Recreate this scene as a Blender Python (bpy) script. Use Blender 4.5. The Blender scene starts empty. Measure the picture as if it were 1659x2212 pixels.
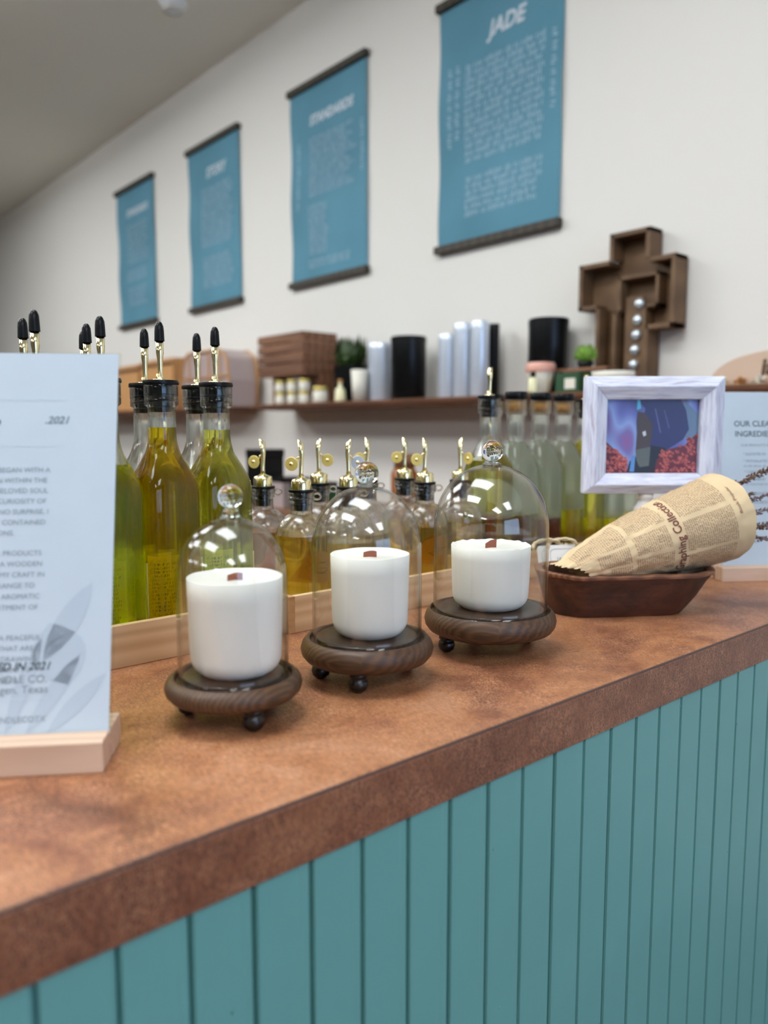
import bpy, bmesh, math, random
from mathutils import Vector, Matrix
from math import pi, sin, cos, radians as R
import numpy as np
rnd = random.Random(7)
S = bpy.context.scene
COL = S.collection

# ------------------------------------------------------------ camera, light, exposure
ZC = 1.0                                   # counter top height
cam = bpy.data.cameras.new('camera'); camo = bpy.data.objects.new('camera', cam); COL.objects.link(camo)
A_, P_ = R(49.2), math.atan(181/1680)
fw = Vector((cos(A_)*cos(P_), sin(A_)*cos(P_), -sin(P_)))
camo.location = (0, -0.42, ZC+.25)
camo.rotation_euler = fw.to_track_quat('-Z', 'Y').to_euler()
cam.sensor_fit = 'HORIZONTAL'; cam.sensor_width = 36; cam.lens = 1680/1659*36
cam.clip_start = .02; cam.clip_end = 60
cam.dof.use_dof = True; cam.dof.focus_distance = .87; cam.dof.aperture_fstop = 4.2
S.camera = camo
S.view_settings.view_transform = 'Standard'; S.view_settings.look = 'None'
S.view_settings.gamma = 1; S.view_settings.use_curve_mapping = False
S.view_settings.exposure = .85
S.cycles.max_bounces = 16; S.cycles.transmission_bounces = 14; S.cycles.transparent_max_bounces = 22
S.cycles.glossy_bounces = 4; S.cycles.diffuse_bounces = 4
S.cycles.caustics_reflective = False; S.cycles.caustics_refractive = True
S.cycles.sample_clamp_indirect = 6; S.cycles.blur_glossy = .5
PANEL = 7.2
w = bpy.data.worlds.new('daylight'); S.world = w; w.use_nodes = True
w.node_tree.nodes['Background'].inputs[0].default_value = (.42, .62, 1, 1)
w.node_tree.nodes['Background'].inputs[1].default_value = 3.0

# ------------------------------------------------------------ materials
def hexc(r, g, b):
    return tuple((c/255/12.92 if c/255 <= .04045 else ((c/255+.055)/1.055)**2.4) for c in (r, g, b))+(1,)
class MT:
    def __init__(s, name):
        s.m = bpy.data.materials.new(name); s.m.use_nodes = True; s.t = s.m.node_tree; s.N = s.t.nodes
        s.b = s.N['Principled BSDF']; s.out = s.N['Material Output']; s._tc = None
    def n(s, typ, **k):
        x = s.N.new(typ)
        for a, v in k.items():
            if a.startswith('_'): setattr(x, a[1:], v)
            else: x.inputs[a.replace('__', ' ')].default_value = v
        return x
    def l(s, a, b): s.t.links.new(a, b)
    def co(s, scale=(1, 1, 1), rot=(0, 0, 0), src='Object'):
        if not s._tc: s._tc = s.n('ShaderNodeTexCoord')
        mp = s.n('ShaderNodeMapping'); mp.inputs['Scale'].default_value = scale; mp.inputs['Rotation'].default_value = rot
        s.l(s._tc.outputs[src], mp.inputs[0]); return mp.outputs[0]
    def ramp(s, fac, stops):
        r = s.n('ShaderNodeValToRGB'); e = r.color_ramp.elements
        while len(e) < len(stops): e.new(.5)
        for i, (p, c) in enumerate(stops): e[i].position = p; e[i].color = c
        s.l(fac, r.inputs[0]); return r.outputs[0]
    def mix(s, fac, a, b, mode='MIX'):
        m = s.n('ShaderNodeMix', _data_type='RGBA', _blend_type=mode)
        for sock, v in ((m.inputs[0], fac), (m.inputs[6], a), (m.inputs[7], b)):
            if hasattr(v, 'links'): s.l(v, sock)
            else: sock.default_value = v
        return m.outputs[2]
    def bump(s, h, dist=.001, strength=.5):
        b = s.n('ShaderNodeBump', Strength=strength, Distance=dist); s.l(h, b.inputs['Height']); s.l(b.outputs[0], s.b.inputs['Normal'])
    def base(s, c): 
        if hasattr(c, 'links'): s.l(c, s.b.inputs['Base Color'])
        else: s.b.inputs['Base Color'].default_value = c
def plain(name, rgb, rough=.5, metal=0, spec=.5, var=0, coat=0, sss=0):
    t = MT(name); c = hexc(*rgb); t.b.inputs['Roughness'].default_value = rough; t.b.inputs['Metallic'].default_value = metal
    t.b.inputs['Specular IOR Level'].default_value = spec; t.b.inputs['Coat Weight'].default_value = coat
    n = t.n('ShaderNodeTexNoise', Scale=30 if not var else 12, Detail=4); t.l(t.co(), n.inputs['Vector'])
    v = var or .04
    t.base(t.mix(n.outputs[0], tuple(x*(1-v) for x in c[:3])+(1,), tuple(min(1, x*(1+v)) for x in c[:3])+(1,)))
    if sss:
        t.b.inputs['Subsurface Weight'].default_value = sss; t.b.inputs['Subsurface Radius'].default_value = (.01, .008, .006)
    return t.m
def wood(name, c1, c2, scale=(1, 1, 1), rot=(0, 0, 0), rings=14, rough=.5, dist=3, bump=.0003, mid=.5, coarse=1.2, soft=.45, blotch=0):
    t = MT(name); co = t.co(scale, rot)
    nz = t.n('ShaderNodeTexNoise', Scale=coarse, Detail=3); t.l(co, nz.inputs['Vector'])
    wv = t.n('ShaderNodeTexWave', Scale=rings, Distortion=dist, Detail=3, _bands_direction='Y'); wv.inputs['Detail Scale'].default_value = 1.2
    v = t.mix(.12, co, nz.outputs['Color'], 'ADD'); t.l(v, wv.inputs['Vector'])
    f = t.n('ShaderNodeTexNoise', Scale=60, Detail=5); t.l(t.co((scale[0]*.15, scale[1]*3, scale[2]*3), rot), f.inputs['Vector'])
    f2 = t.n('ShaderNodeTexNoise', Scale=rings*3.2, Detail=4, Roughness=.6, Distortion=.4); t.l(t.co((scale[0]*.22, scale[1], scale[2]), rot), f2.inputs['Vector'])
    wn_ = t.mix(soft, wv.outputs['Color'], f2.outputs['Color'])
    g = t.mix(.25, wn_, f.outputs['Color'])
    col = t.ramp(g, [(.15, hexc(*c1)), (mid, hexc(*[(a+b)/2 for a, b in zip(c1, c2)])), (.85, hexc(*c2))])
    if blotch:
        bn = t.n('ShaderNodeTexNoise', Scale=22, Detail=6, Roughness=.7, Distortion=1); t.l(t.co((.6, 1, 1.3)), bn.inputs['Vector'])
        col = t.mix(blotch, col, t.ramp(bn.outputs[0], [(.36, (.16, .13, .14, 1)), (.56, (.75, .72, .72, 1)), (.66, (1, 1, 1, 1))]), 'MULTIPLY'); g = t.mix(.5, g, bn.outputs['Color'])
    t.base(col); t.b.inputs['Roughness'].default_value = rough; t.bump(g, bump, .6); return t.m
def thinglass(name, tint=(.985, .99, .985), edge=.5):
    t = MT(name); t.N.remove(t.b)
    lw = t.n('ShaderNodeLayerWeight', Blend=.5)
    p = t.n('ShaderNodeMath', _operation='POWER'); p.inputs[1].default_value = 5; t.l(lw.outputs['Facing'], p.inputs[0])
    m = t.n('ShaderNodeMath', _operation='MULTIPLY_ADD'); m.inputs[1].default_value = .9; m.inputs[2].default_value = .045; t.l(p.outputs[0], m.inputs[0])
    p2 = t.n('ShaderNodeMath', _operation='POWER'); p2.inputs[1].default_value = 7; t.l(lw.outputs['Facing'], p2.inputs[0])
    c = t.mix(p2.outputs[0], tint+(1,), tuple(x*edge for x in tint)+(1,))
    tr = t.n('ShaderNodeBsdfTransparent'); t.l(c, tr.inputs[0]); gl = t.n('ShaderNodeBsdfGlossy', Roughness=0.0)
    mx = t.n('ShaderNodeMixShader'); t.l(m.outputs[0], mx.inputs[0]); t.l(tr.outputs[0], mx.inputs[1]); t.l(gl.outputs[0], mx.inputs[2])
    t.l(mx.outputs[0], t.out.inputs[0]); return t.m
def glass(name, col=(1, 1, 1), ior=1.5, rough=0, clear=0):
    t = MT(name); t.N.remove(t.b); g = t.n('ShaderNodeBsdfGlass', IOR=ior, Roughness=rough); g.inputs[0].default_value = col+(1,)
    if clear:
        tr = t.n('ShaderNodeBsdfTransparent'); mx = t.n('ShaderNodeMixShader', Fac=clear); t.l(g.outputs[0], mx.inputs[1]); t.l(tr.outputs[0], mx.inputs[2]); t.l(mx.outputs[0], t.out.inputs[0]); return t.m
    t.l(g.outputs[0], t.out.inputs[0]); return t.m
def liquid(name, col, cloud=0):
    t = MT(name); t.N.remove(t.b); tr = t.n('ShaderNodeBsdfTransparent'); tr.inputs[0].default_value = col+(1,)
    o = tr.outputs[0]
    if cloud:
        d = t.n('ShaderNodeBsdfTranslucent'); d.inputs[0].default_value = tuple(x*.9 for x in col)+(1,)
        d2 = t.n('ShaderNodeBsdfDiffuse'); d2.inputs[0].default_value = tuple(x*.98 for x in col)+(1,)
        a = t.n('ShaderNodeMixShader', Fac=.5); t.l(d.outputs[0], a.inputs[1]); t.l(d2.outputs[0], a.inputs[2])
        b = t.n('ShaderNodeMixShader', Fac=cloud); t.l(o, b.inputs[1]); t.l(a.outputs[0], b.inputs[2]); o = b.outputs[0]
    t.l(o, t.out.inputs[0]); return t.m
def emit(name, col, st):
    t = MT(name); t.N.remove(t.b); e = t.n('ShaderNodeEmission', Strength=st); e.inputs[0].default_value = col+(1,); t.l(e.outputs[0], t.out.inputs[0]); return t.m

def laminate(name, face):
    t = MT(name)
    co = t.co((1, 1, 1))
    big = t.n('ShaderNodeTexNoise', Scale=9, Detail=9, Roughness=.68, Distortion=.5); t.l(co, big.inputs['Vector'])
    if face:
        col = t.ramp(big.outputs[0], [(.32, hexc(98, 58, 42)), (.5, hexc(120, 74, 54)), (.68, hexc(140, 92, 66))])
    else:
        col = t.ramp(big.outputs[0], [(.3, hexc(88, 54, 38)), (.44, hexc(130, 84, 62)), (.54, hexc(158, 110, 76)), (.68, hexc(180, 140, 116))])
    sp = t.n('ShaderNodeTexNoise', Scale=420, Detail=4, Roughness=.7); t.l(t.co((1, .35, 1) if not face else (1, 1, .35)), sp.inputs['Vector'])
    vo = t.n('ShaderNodeTexVoronoi', Scale=420, _feature='DISTANCE_TO_EDGE'); t.l(t.co((1, .62, 1), (0, 0, .35)) if not face else t.co((1, 1, .62)), vo.inputs['Vector'])
    e = t.ramp(vo.outputs['Distance'], [(.0, (1, 1, 1, 1)), (.16, (0, 0, 0, 1))])
    gate = t.n('ShaderNodeTexNoise', Scale=26, Detail=2); t.l(co, gate.inputs['Vector'])
    gt = t.ramp(gate.outputs[0], [(.34, (.15, .15, .15, 1)), (.62, (.8, .8, .8, 1))])
    ff = t.mix(1, e, gt, 'MULTIPLY')
    col = t.mix(ff, col, hexc(182, 134, 106)) if face else t.mix(ff, col, hexc(196, 150, 118))
    col = t.mix(.62, col, t.ramp(sp.outputs[0], [(.35, (.25, .2, .17, 1)), (.7, (.9, .75, .62, 1))]), 'OVERLAY')
    t.base(col); t.b.inputs['Roughness'].default_value = .36; t.b.inputs['Specular IOR Level'].default_value = .5
    t.bump(e, .00025, .5); return t.m

M = {}
M['laminate_top'] = laminate('laminate_top', False); M['laminate_edge'] = laminate('laminate_edge', True)
M['seam'] = plain('seam', (104, 78, 68), .5)
M['teal'] = plain('teal_paint', (110, 165, 160), .42, var=.05)
def walls(name, rgb, bs=900, bd=.0004):
    t = MT(name); t.base(hexc(*rgb)); t.b.inputs['Roughness'].default_value = .75
    n = t.n('ShaderNodeTexNoise', Scale=60, Detail=6); t.l(t.co(), n.inputs['Vector']); t.bump(n.outputs[0], .002, .25); return t.m
M['wall'] = walls('wall_paint', (230, 226, 220)); M['ceiling'] = walls('ceiling_paint', (240, 236, 226)); M['far_wall'] = walls('far_wall_paint', (104, 98, 92)); 
M['floor'] = wood('floor_boards', (66, 56, 46), (98, 84, 70), (1, 1, 1), rough=.45)
M['pine'] = wood('pine', (176, 126, 82), (234, 203, 160), (2.6, 10, 46), (pi/2, 0, 0), rings=.42, dist=7, rough=.55, mid=.3, coarse=1, soft=.55, bump=.0001)
M['pine_end'] = wood('pine_end', (150, 104, 64), (206, 166, 118), (10, 3, 60), rings=2, dist=2)
M['pale_wood'] = wood('pale_wood', (196, 160, 134), (226, 198, 172), (4, 20, 20), rings=1.5, dist=2, rough=.5)
M['walnut'] = wood('walnut_stain', (30, 18, 11), (128, 88, 54), (5, 40, 40), (0, .25, .6), rings=2.4, dist=3.5, rough=.45, bump=.0006, mid=.5, soft=.72)
M['walnut_b'] = wood('walnut_stain_b', (28, 17, 11), (120, 80, 48), (5, 40, 40), (0, -.3, 1.2), rings=2.4, dist=3.5, rough=.45, bump=.0006, mid=.5, soft=.72)
M['walnut_in'] = wood('walnut_inner', (28, 19, 13), (88, 60, 42), (4, 30, 22), (0, 0, .75), rings=2.2, dist=1.5, rough=.36, soft=.7)
M['bowl'] = wood('hewn_wood', (40, 18, 10), (132, 76, 50), (6, 14, 24), (0, 0, 0), rings=1.6, dist=7, rough=.42, bump=.0025, mid=.55, soft=.9, blotch=.85)
M['rim_wood'] = wood('rim_wood', (92, 54, 34), (150, 100, 68), (6, 14, 24), (0, 0, -.6), rings=3, dist=4, rough=.5)
M['shelf_wood'] = wood('shelf_wood', (96, 62, 42), (150, 104, 76), (3, 1, 12), (0, 0, pi/2), rings=3, rough=.6)
M['cross_wood'] = wood('cross_wood', (72, 50, 32), (140, 108, 76), (14, 3, 3), rings=1.2, rough=.65, soft=.8)
M['rail_wood'] = wood('dark_rail', (38, 32, 24), (74, 64, 48), (4, 2, 12), (0, 0, pi/2), rings=2, rough=.6)
M['foot_wood'] = plain('foot_wood', (24, 16, 13), .3)
M['rubber'] = plain('black_rubber', (5, 6, 9), .32, spec=.22)
M['matte_black'] = plain('matte_black', (9, 10, 12), .3, spec=.25)
M['gold'] = plain('gold', (252, 236, 184), .16, metal=1)
M['gold_satin'] = plain('gold_satin', (220, 198, 112), .5, metal=.4)
M['silver'] = plain('silver', (214, 222, 236), .3, metal=.45)
M['steel'] = plain('nail_steel', (215, 222, 230), .2, metal=.6)
t = MT('wax'); t.b.inputs['Roughness'].default_value = .42
n_ = t.n('ShaderNodeTexNoise', Scale=14, Detail=3); t.l(t.co((1, 1, .5)), n_.inputs['Vector'])
t.base(t.ramp(n_.outputs[0], [(.3, hexc(240, 235, 224)), (.7, hexc(246, 242, 236))]))
t.b.inputs['Subsurface Weight'].default_value = .15; t.b.inputs['Subsurface Radius'].default_value = (.012, .01, .008); t.b.inputs['Subsurface Scale'].default_value = .6
M['wax'] = t.m
M['wick'] = wood('wick_wood', (118, 58, 40), (176, 104, 78), (30, 120, 60), rings=3)
M['dome'] = thinglass('thin_glass', (.985, .99, .985), .7)
M['film'] = thinglass('film', (.95, .96, .96), .8)
M['acrylic'] = thinglass('acrylic', (.97, .98, .97), .6)
M['knob'] = glass('solid_glass', (.98, 1, .99), 1.5)
M['glass'] = glass('bottle_glass', (.97, .99, .975), 1.46, 0, .32)
M['clear_glass'] = glass('clear_glass', (.99, .995, .99), 1.46, 0, .3)
M['paper'] = plain('white_paper', (190, 202, 213), .6)
M['ink'] = plain('grey_ink', (78, 88, 92), .7)
M['ink_soft'] = plain('soft_ink', (128, 138, 146), .7)
M['ink_pale'] = plain('pale_ink', (196, 206, 214), .7)
M['label'] = plain('label_paper', (244, 238, 196), .6)
t = MT('thin_label'); t.base(hexc(248, 244, 214)); t.b.inputs['Roughness'].default_value = .7
tl = t.n('ShaderNodeBsdfTranslucent'); tl.inputs[0].default_value = hexc(250, 246, 220); mx = t.n('ShaderNodeMixShader', Fac=.6); t.l(t.b.outputs[0], mx.inputs[1]); t.l(tl.outputs[0], mx.inputs[2]); t.l(mx.outputs[0], t.out.inputs[0]); M['thin_label'] = t.m
t = MT('thin_kraft'); t.base(hexc(214, 160, 100)); t.b.inputs['Roughness'].default_value = .7
tl = t.n('ShaderNodeBsdfTranslucent'); tl.inputs[0].default_value = hexc(224, 166, 100); mx = t.n('ShaderNodeMixShader', Fac=.5); t.l(t.b.outputs[0], mx.inputs[1]); t.l(tl.outputs[0], mx.inputs[2]); t.l(mx.outputs[0], t.out.inputs[0]); M['thin_kraft'] = t.m
M['kraft'] = plain('kraft', (198, 146, 92), .75, var=.08)
M['brown_ink'] = plain('brown_ink', (116, 62, 52), .7)
M['news_ink'] = plain('news_ink', (122, 76, 60), .7)
M['news'] = plain('newsprint_paper', (216, 190, 150), .7, var=.08)
M['cork'] = plain('cork', (190, 140, 78), .8, var=.2)
M['cream'] = plain('cream', (232, 226, 212), .5)
M['pinklid'] = plain('rose_gold', (226, 166, 148), .35)
M['green'] = plain('dark_leaf', (44, 66, 20), .55, var=.3)
M['lgreen'] = plain('light_leaf', (124, 166, 58), .6, var=.3)
M['box_green'] = plain('box_green', (34, 74, 44), .6)
M['tealglass'] = plain('teal_ceramic', (70, 160, 150), .4)
M['rope'] = plain('rope', (216, 198, 164), .85, var=.1)
M['lav'] = plain('lavender_bud', (128, 114, 118), .85, var=.3)
M['lav2'] = plain('lavender_bud_brown', (112, 84, 66), .85, var=.3)
M['cloth_white'] = plain('poster_print', (200, 212, 222), .7)
M['cloth_pale'] = plain('poster_print_pale', (168, 196, 214), .7)
M['amber'] = plain('amber', (150, 84, 34), .25)
M['mauve'] = plain('mauve_glass', (176, 158, 156), .3)
M['white_paint'] = plain('white_paint', (238, 238, 240), .4)
M['orange'] = plain('orange', (214, 110, 50), .5)
# poster cloth
t = MT('poster_cloth'); n_ = t.n('ShaderNodeTexNoise', Scale=3, Detail=2); t.l(t.co((1, 1, 5)), n_.inputs['Vector'])
t.base(t.ramp(n_.outputs[0], [(.3, hexc(80, 132, 152)), (.7, hexc(92, 146, 168))])); t.b.inputs['Roughness'].default_value = .8
M['poster'] = t.m
# whitewashed frame
t = MT('whitewashed_wood')
wv = t.n('ShaderNodeTexNoise', Scale=7, Detail=6, Roughness=.6, Distortion=1.2); t.l(t.co((2.2, 30, 30)), wv.inputs['Vector'])
n_ = t.n('ShaderNodeTexNoise', Scale=40, Detail=4); t.l(t.co((.5, 4, 1)), n_.inputs['Vector'])
g_ = t.mix(.4, wv.outputs['Color'], n_.outputs['Color'])
t.base(t.ramp(g_, [(.36, hexc(168, 138, 124)), (.43, hexc(188, 186, 206)), (.5, hexc(212, 214, 232)), (.62, hexc(236, 238, 246))])); t.b.inputs['Roughness'].default_value = .55; t.bump(g_, .0015, .9)
M['whitewash'] = t.m

# ------------------------------------------------------------ mesh helpers
def mesh(name, vs, fs, mat=None, parent=None, smooth=False, loc=None, rot=None):
    me = bpy.data.meshes.new(name); me.from_pydata([tuple(v) for v in vs], [], fs); me.update()
    if smooth: me.polygons.foreach_set('use_smooth', [True]*len(me.polygons))
    if mat: me.materials.append(M[mat] if isinstance(mat, str) else mat)
    o = bpy.data.objects.new(name, me); COL.objects.link(o)
    if parent: o.parent = parent
    if loc: o.location = loc
    if rot: o.rotation_euler = rot
    return o
def recalc(o, bev=0, seg=2, ang=35):
    bm = bmesh.new(); bm.from_mesh(o.data)
    bmesh.ops.remove_doubles(bm, verts=bm.verts, dist=1e-6)
    bmesh.ops.recalc_face_normals(bm, faces=bm.faces)
    if bev:
        es = [e for e in bm.edges if len(e.link_faces) == 2 and e.calc_face_angle(0) > R(ang)]
        bmesh.ops.bevel(bm, geom=es, offset=bev, segments=seg, affect='EDGES', profile=.5, clamp_overlap=True)
    bm.to_mesh(o.data); bm.free(); return o
def boxvf(x0, x1, y0, y1, z0, z1):
    v = [(x0,y0,z0),(x1,y0,z0),(x1,y1,z0),(x0,y1,z0),(x0,y0,z1),(x1,y0,z1),(x1,y1,z1),(x0,y1,z1)]
    return v, [(0,3,2,1),(4,5,6,7),(0,1,5,4),(1,2,6,5),(2,3,7,6),(3,0,4,7)]
def box(name, b, mat, parent=None, bev=.001, seg=2, loc=None, rot=None):
    v, f = boxvf(*b); o = mesh(name, v, f, mat, parent, loc=loc, rot=rot)
    if bev: recalc(o, bev, seg)
    return o
def boxes(name, bs, mat, parent=None, bev=0, loc=None, rot=None):
    V, F = [], []
    for b in bs:
        v, f = boxvf(*b); k = len(V); V += v; F += [tuple(i+k for i in q) for q in f]
    o = mesh(name, V, F, mat, parent, loc=loc, rot=rot)
    if bev: recalc2(o, bev)
    return o
def recalc2(o, bev):
    bm = bmesh.new(); bm.from_mesh(o.data)
    bmesh.ops.bevel(bm, geom=list(bm.edges), offset=bev, segments=1, affect='EDGES'); bm.to_mesh(o.data); bm.free()
def lathevf(prof, seg=48, closed=False):
    """prof: (r, z) or (r, z, p) - p > 2 squares the ring"""
    V, F = [], []; rings = []
    for q in prof:
        r, z = q[0], q[1]; p = q[2] if len(q) > 2 else 2
        if r < 1e-6: rings.append([len(V)]); V.append((0, 0, z)); continue
        ids = []
        for k in range(seg):
            a = 2*pi*k/seg; c, s = cos(a), sin(a)
            f = 1 if p == 2 else 1/((abs(c)**p+abs(s)**p)**(1/p))
            ids.append(len(V)); V.append((r*f*c, r*f*s, z))
        rings.append(ids)
    prs = list(zip(rings, rings[1:])) + ([(rings[-1], rings[0])] if closed else [])
    for a, b in prs:
        if len(a) == 1 and len(b) == 1: continue
        for k in range(seg):
            k2 = (k+1) % seg
            if len(a) == 1: F.append((a[0], b[k2], b[k]))
            elif len(b) == 1: F.append((a[k], a[k2], b[0]))
            else: F.append((a[k], a[k2], b[k2], b[k]))
    return V, F
def lathe(name, prof, mat, parent=None, seg=48, smooth=True, loc=None, rot=None, closed=False, auto=None):
    V, F = lathevf(prof, seg, closed); o = mesh(name, V, F, mat, parent, smooth, loc, rot)
    if smooth and auto is not None: o.data.set_sharp_from_angle(angle=R(auto))
    return o
def combo(name, vfs, mat, parent=None, smooth=True, flip=(), auto=None, loc=None, rot=None):
    V, F = [], []
    for i, (v, f) in enumerate(vfs):
        k = len(V); V += v; F += [tuple(j+k for j in (reversed(q) if i in flip else q)) for q in f]
    o = mesh(name, V, F, mat, parent, smooth, loc, rot)
    if auto is not None: o.data.set_sharp_from_angle(angle=R(auto))
    return o
def tubevf(pts, r, seg=10, cap=True):
    pts = [Vector(p) for p in pts]; rs = r if isinstance(r, (list, tuple)) else [r]*len(pts)
    V, F = [], []; nrm = None
    for i, p in enumerate(pts):
        d = (pts[min(i+1, len(pts)-1)]-pts[max(i-1, 0)]).normalized()
        if nrm is None: nrm = d.orthogonal().normalized()
        nrm = (nrm-d*nrm.dot(d)).normalized(); bi = d.cross(nrm)
        for k in range(seg):
            a = 2*pi*k/seg; V.append(tuple(p+(nrm*cos(a)+bi*sin(a))*rs[i]))
    for i in range(len(pts)-1):
        for k in range(seg):
            k2 = (k+1) % seg; F.append((i*seg+k, i*seg+k2, (i+1)*seg+k2, (i+1)*seg+k))
    if cap: F.append(tuple(reversed(range(seg)))); F.append(tuple((len(pts)-1)*seg+k for k in range(seg)))
    return V, F
def tube(name, pts, r, mat, parent=None, seg=10, loc=None):
    v, f = tubevf(pts, r, seg); return mesh(name, v, f, mat, parent, True, loc)
def prismvf(poly, z0, z1):
    n = len(poly); V = [(x, y, z0) for x, y in poly]+[(x, y, z1) for x, y in poly]
    return V, [tuple(reversed(range(n))), tuple(range(n, 2*n))]+[(i, (i+1) % n, (i+1) % n+n, i+n) for i in range(n)]
def prism(name, poly, z0, z1, mat, parent=None, bev=0, loc=None, rot=None):
    v, f = prismvf(poly, z0, z1); o = mesh(name, v, f, mat, parent, loc=loc, rot=rot); recalc(o, bev); return o
def thing(name, label, cat, loc=(0, 0, 0), rz=0, group=None, mat=None):
    o = bpy.data.objects.new(name, None); COL.objects.link(o); o.empty_display_size = .05
    if mat: o.matrix_world = mat
    else: o.location = loc; o.rotation_euler = (0, 0, rz)
    o['label'] = label; o['category'] = cat
    if group: o['group'] = group
    return o
def tag(o, label, cat, group=None):
    o['label'] = label; o['category'] = cat
    if group: o['group'] = group
    return o
def struct(o): o['kind'] = 'structure'; return o
def copy_tree(o, label, group, loc, rz=None):
    r = o.copy(); COL.objects.link(r); r.location = loc; r['label'] = label; r['group'] = group
    if rz is not None: r.rotation_euler = (0, 0, rz)
    for c in list(o.children):
        d = c.copy(); COL.objects.link(d); d.parent = r
        for g in list(c.children):
            e = g.copy(); COL.objects.link(e); e.parent = d
    return r
def frame_mat(o, x, y, z):
    m = Matrix.Identity(4)
    for i, a in enumerate((Vector(x).normalized(), Vector(y).normalized(), Vector(z).normalized())):
        for j in range(3): m[j][i] = a[j]
    m.translation = Vector(o); return m
# flat lettering -----------------------------------------------------------
def textmesh(s, size, align='LEFT', shear=0, bold=0, spacing=1.0):
    cu = bpy.data.curves.new('t', 'FONT'); cu.body = s; cu.size = size; cu.align_x = align; cu.shear = shear
    cu.offset = bold; cu.space_character = spacing; cu.resolution_u = 3
    o = bpy.data.objects.new('t', cu); COL.objects.link(o)
    me = bpy.data.meshes.new_from_object(o.evaluated_get(bpy.context.evaluated_depsgraph_get()))
    V = [tuple(v.co) for v in me.vertices]; F = [tuple(p.vertices) for p in me.polygons]
    bpy.data.objects.remove(o); bpy.data.curves.remove(cu); bpy.data.meshes.remove(me); return V, F
def lettering(name, items, mat, parent, z=.0004, mapf=None):
    """items: (string, size, x, y, align, shear, bold) in the parent's xy plane, joined into one print"""
    V, F = [], []
    for it in items:
        s, size, x, y = it[:4]; al = it[4] if len(it) > 4 else 'LEFT'; sh = it[5] if len(it) > 5 else 0; bo = it[6] if len(it) > 6 else 0
        v, f = textmesh(s, size, al, sh, bo); k = len(V)
        V += [(a+x, b+y, z) for a, b, c in v]; F += [tuple(i+k for i in q) for q in f]
    if mapf: V = [mapf(a, b, c) for a, b, c in V]
    return mesh(name, V, F, mat, parent)
def glyphs(x0, x1, y0, y1, row, seed, xh=.5, ragged=.0, wordgap=1.2, vertical=False):
    """rows of tiny letter strokes (print too small to read)"""
    r = random.Random(seed); out = []; y = y1-row
    while y >= y0:
        x = x0; xe = x1-(x1-x0)*ragged*r.random()
        cw = row*.42
        while x < xe-cw:
            for _ in range(r.choice((2, 3, 3, 4, 5, 6, 7, 8))):
                if x > xe-cw: break
                up = row*xh*(1.35 if r.random() < .3 else 1); dn = -row*.15 if r.random() < .12 else 0
                wd = cw*r.uniform(.5, .75); th = row*.13
                k = r.random()
                if k < .45: out += [(x, y+dn, x+th, y+up), (x, y+row*xh-th, x+wd, y+row*xh)]
                elif k < .8: out += [(x, y, x+wd, y+th), (x+wd-th, y, x+wd, y+up)]
                else: out += [(x+wd*.3, y+dn, x+wd*.3+th*1.3, y+up)]
                x += cw
            x += cw*wordgap*.8
        y -= row
    if vertical: out = [(y1_, -x1_, y2_, -x0_) for (x0_, y1_, x1_, y2_) in out]
    return out
def rects(name, rs, mat, parent, z=.0004, mapf=None):
    V, F = [], []
    for (a, b, c, d) in rs:
        k = len(V); V += [(a, b, z), (c, b, z), (c, d, z), (a, d, z)]; F.append((k, k+1, k+2, k+3))
    if mapf: V = [mapf(*v) for v in V]
    o = mesh(name, V, F, mat, parent)
    if len(rs) > 60: o['kind'] = 'stuff'
    return o

# ------------------------------------------------------------ room
XW = 1.984; X0, Y0, Y1, H = -6.5, -4.2, 7.2, 3.0
struct(box('floor', (X0-.1, XW+.1, Y0-.1, Y1+.1, -.1, 0), 'floor', bev=0))
struct(box('ceiling', (X0-.1, XW+.1, Y0-.1, Y1+.1, H, H+.1), 'ceiling', bev=0))
struct(box('wall_right', (XW, XW+.1, Y0-.1, Y1+.1, 0, H), 'wall', bev=0))
struct(box('wall_left', (X0-.1, X0, Y0-.1, Y1+.1, 0, H), 'far_wall', bev=0))
struct(box('wall_back', (X0, XW, Y1, Y1+.1, 0, H), 'far_wall', bev=0))
WX0, WX1, WZ0, WZ1 = -1.2, 1.3, .75, 2.35
struct(boxes('wall_front', [(X0, WX0, Y0-.1, Y0, 0, H), (WX1, XW, Y0-.1, Y0, 0, H), (WX0, WX1, Y0-.1, Y0, 0, WZ0), (WX0, WX1, Y0-.1, Y0, WZ1, H)], 'far_wall'))
wn = bpy.data.objects.new('window_1', None); COL.objects.link(wn); wn['kind'] = 'structure'; wn['label'] = 'shop window with white frame'
fr = [(WX0, WX1, Y0-.07, Y0-.03, WZ0, WZ0+.05), (WX0, WX1, Y0-.07, Y0-.03, WZ1-.05, WZ1)]+[(x-.025, x+.025, Y0-.07, Y0-.03, WZ0+.05, WZ1-.05) for x in (WX0+.025, .05, WX1-.025)]
o = boxes('window_frame', fr, 'white_paint', wn)
for a, b in ((WX0+.05, .025), (.075, WX1-.05)):
    box('pane', (a, b, Y0-.053, Y0-.048, WZ0+.05, WZ1-.05), 'acrylic', wn, bev=0)
struct(box('baseboard_right', (XW-.012, XW, Y0, Y1, 0, .1), 'white_paint', bev=.002))
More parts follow.
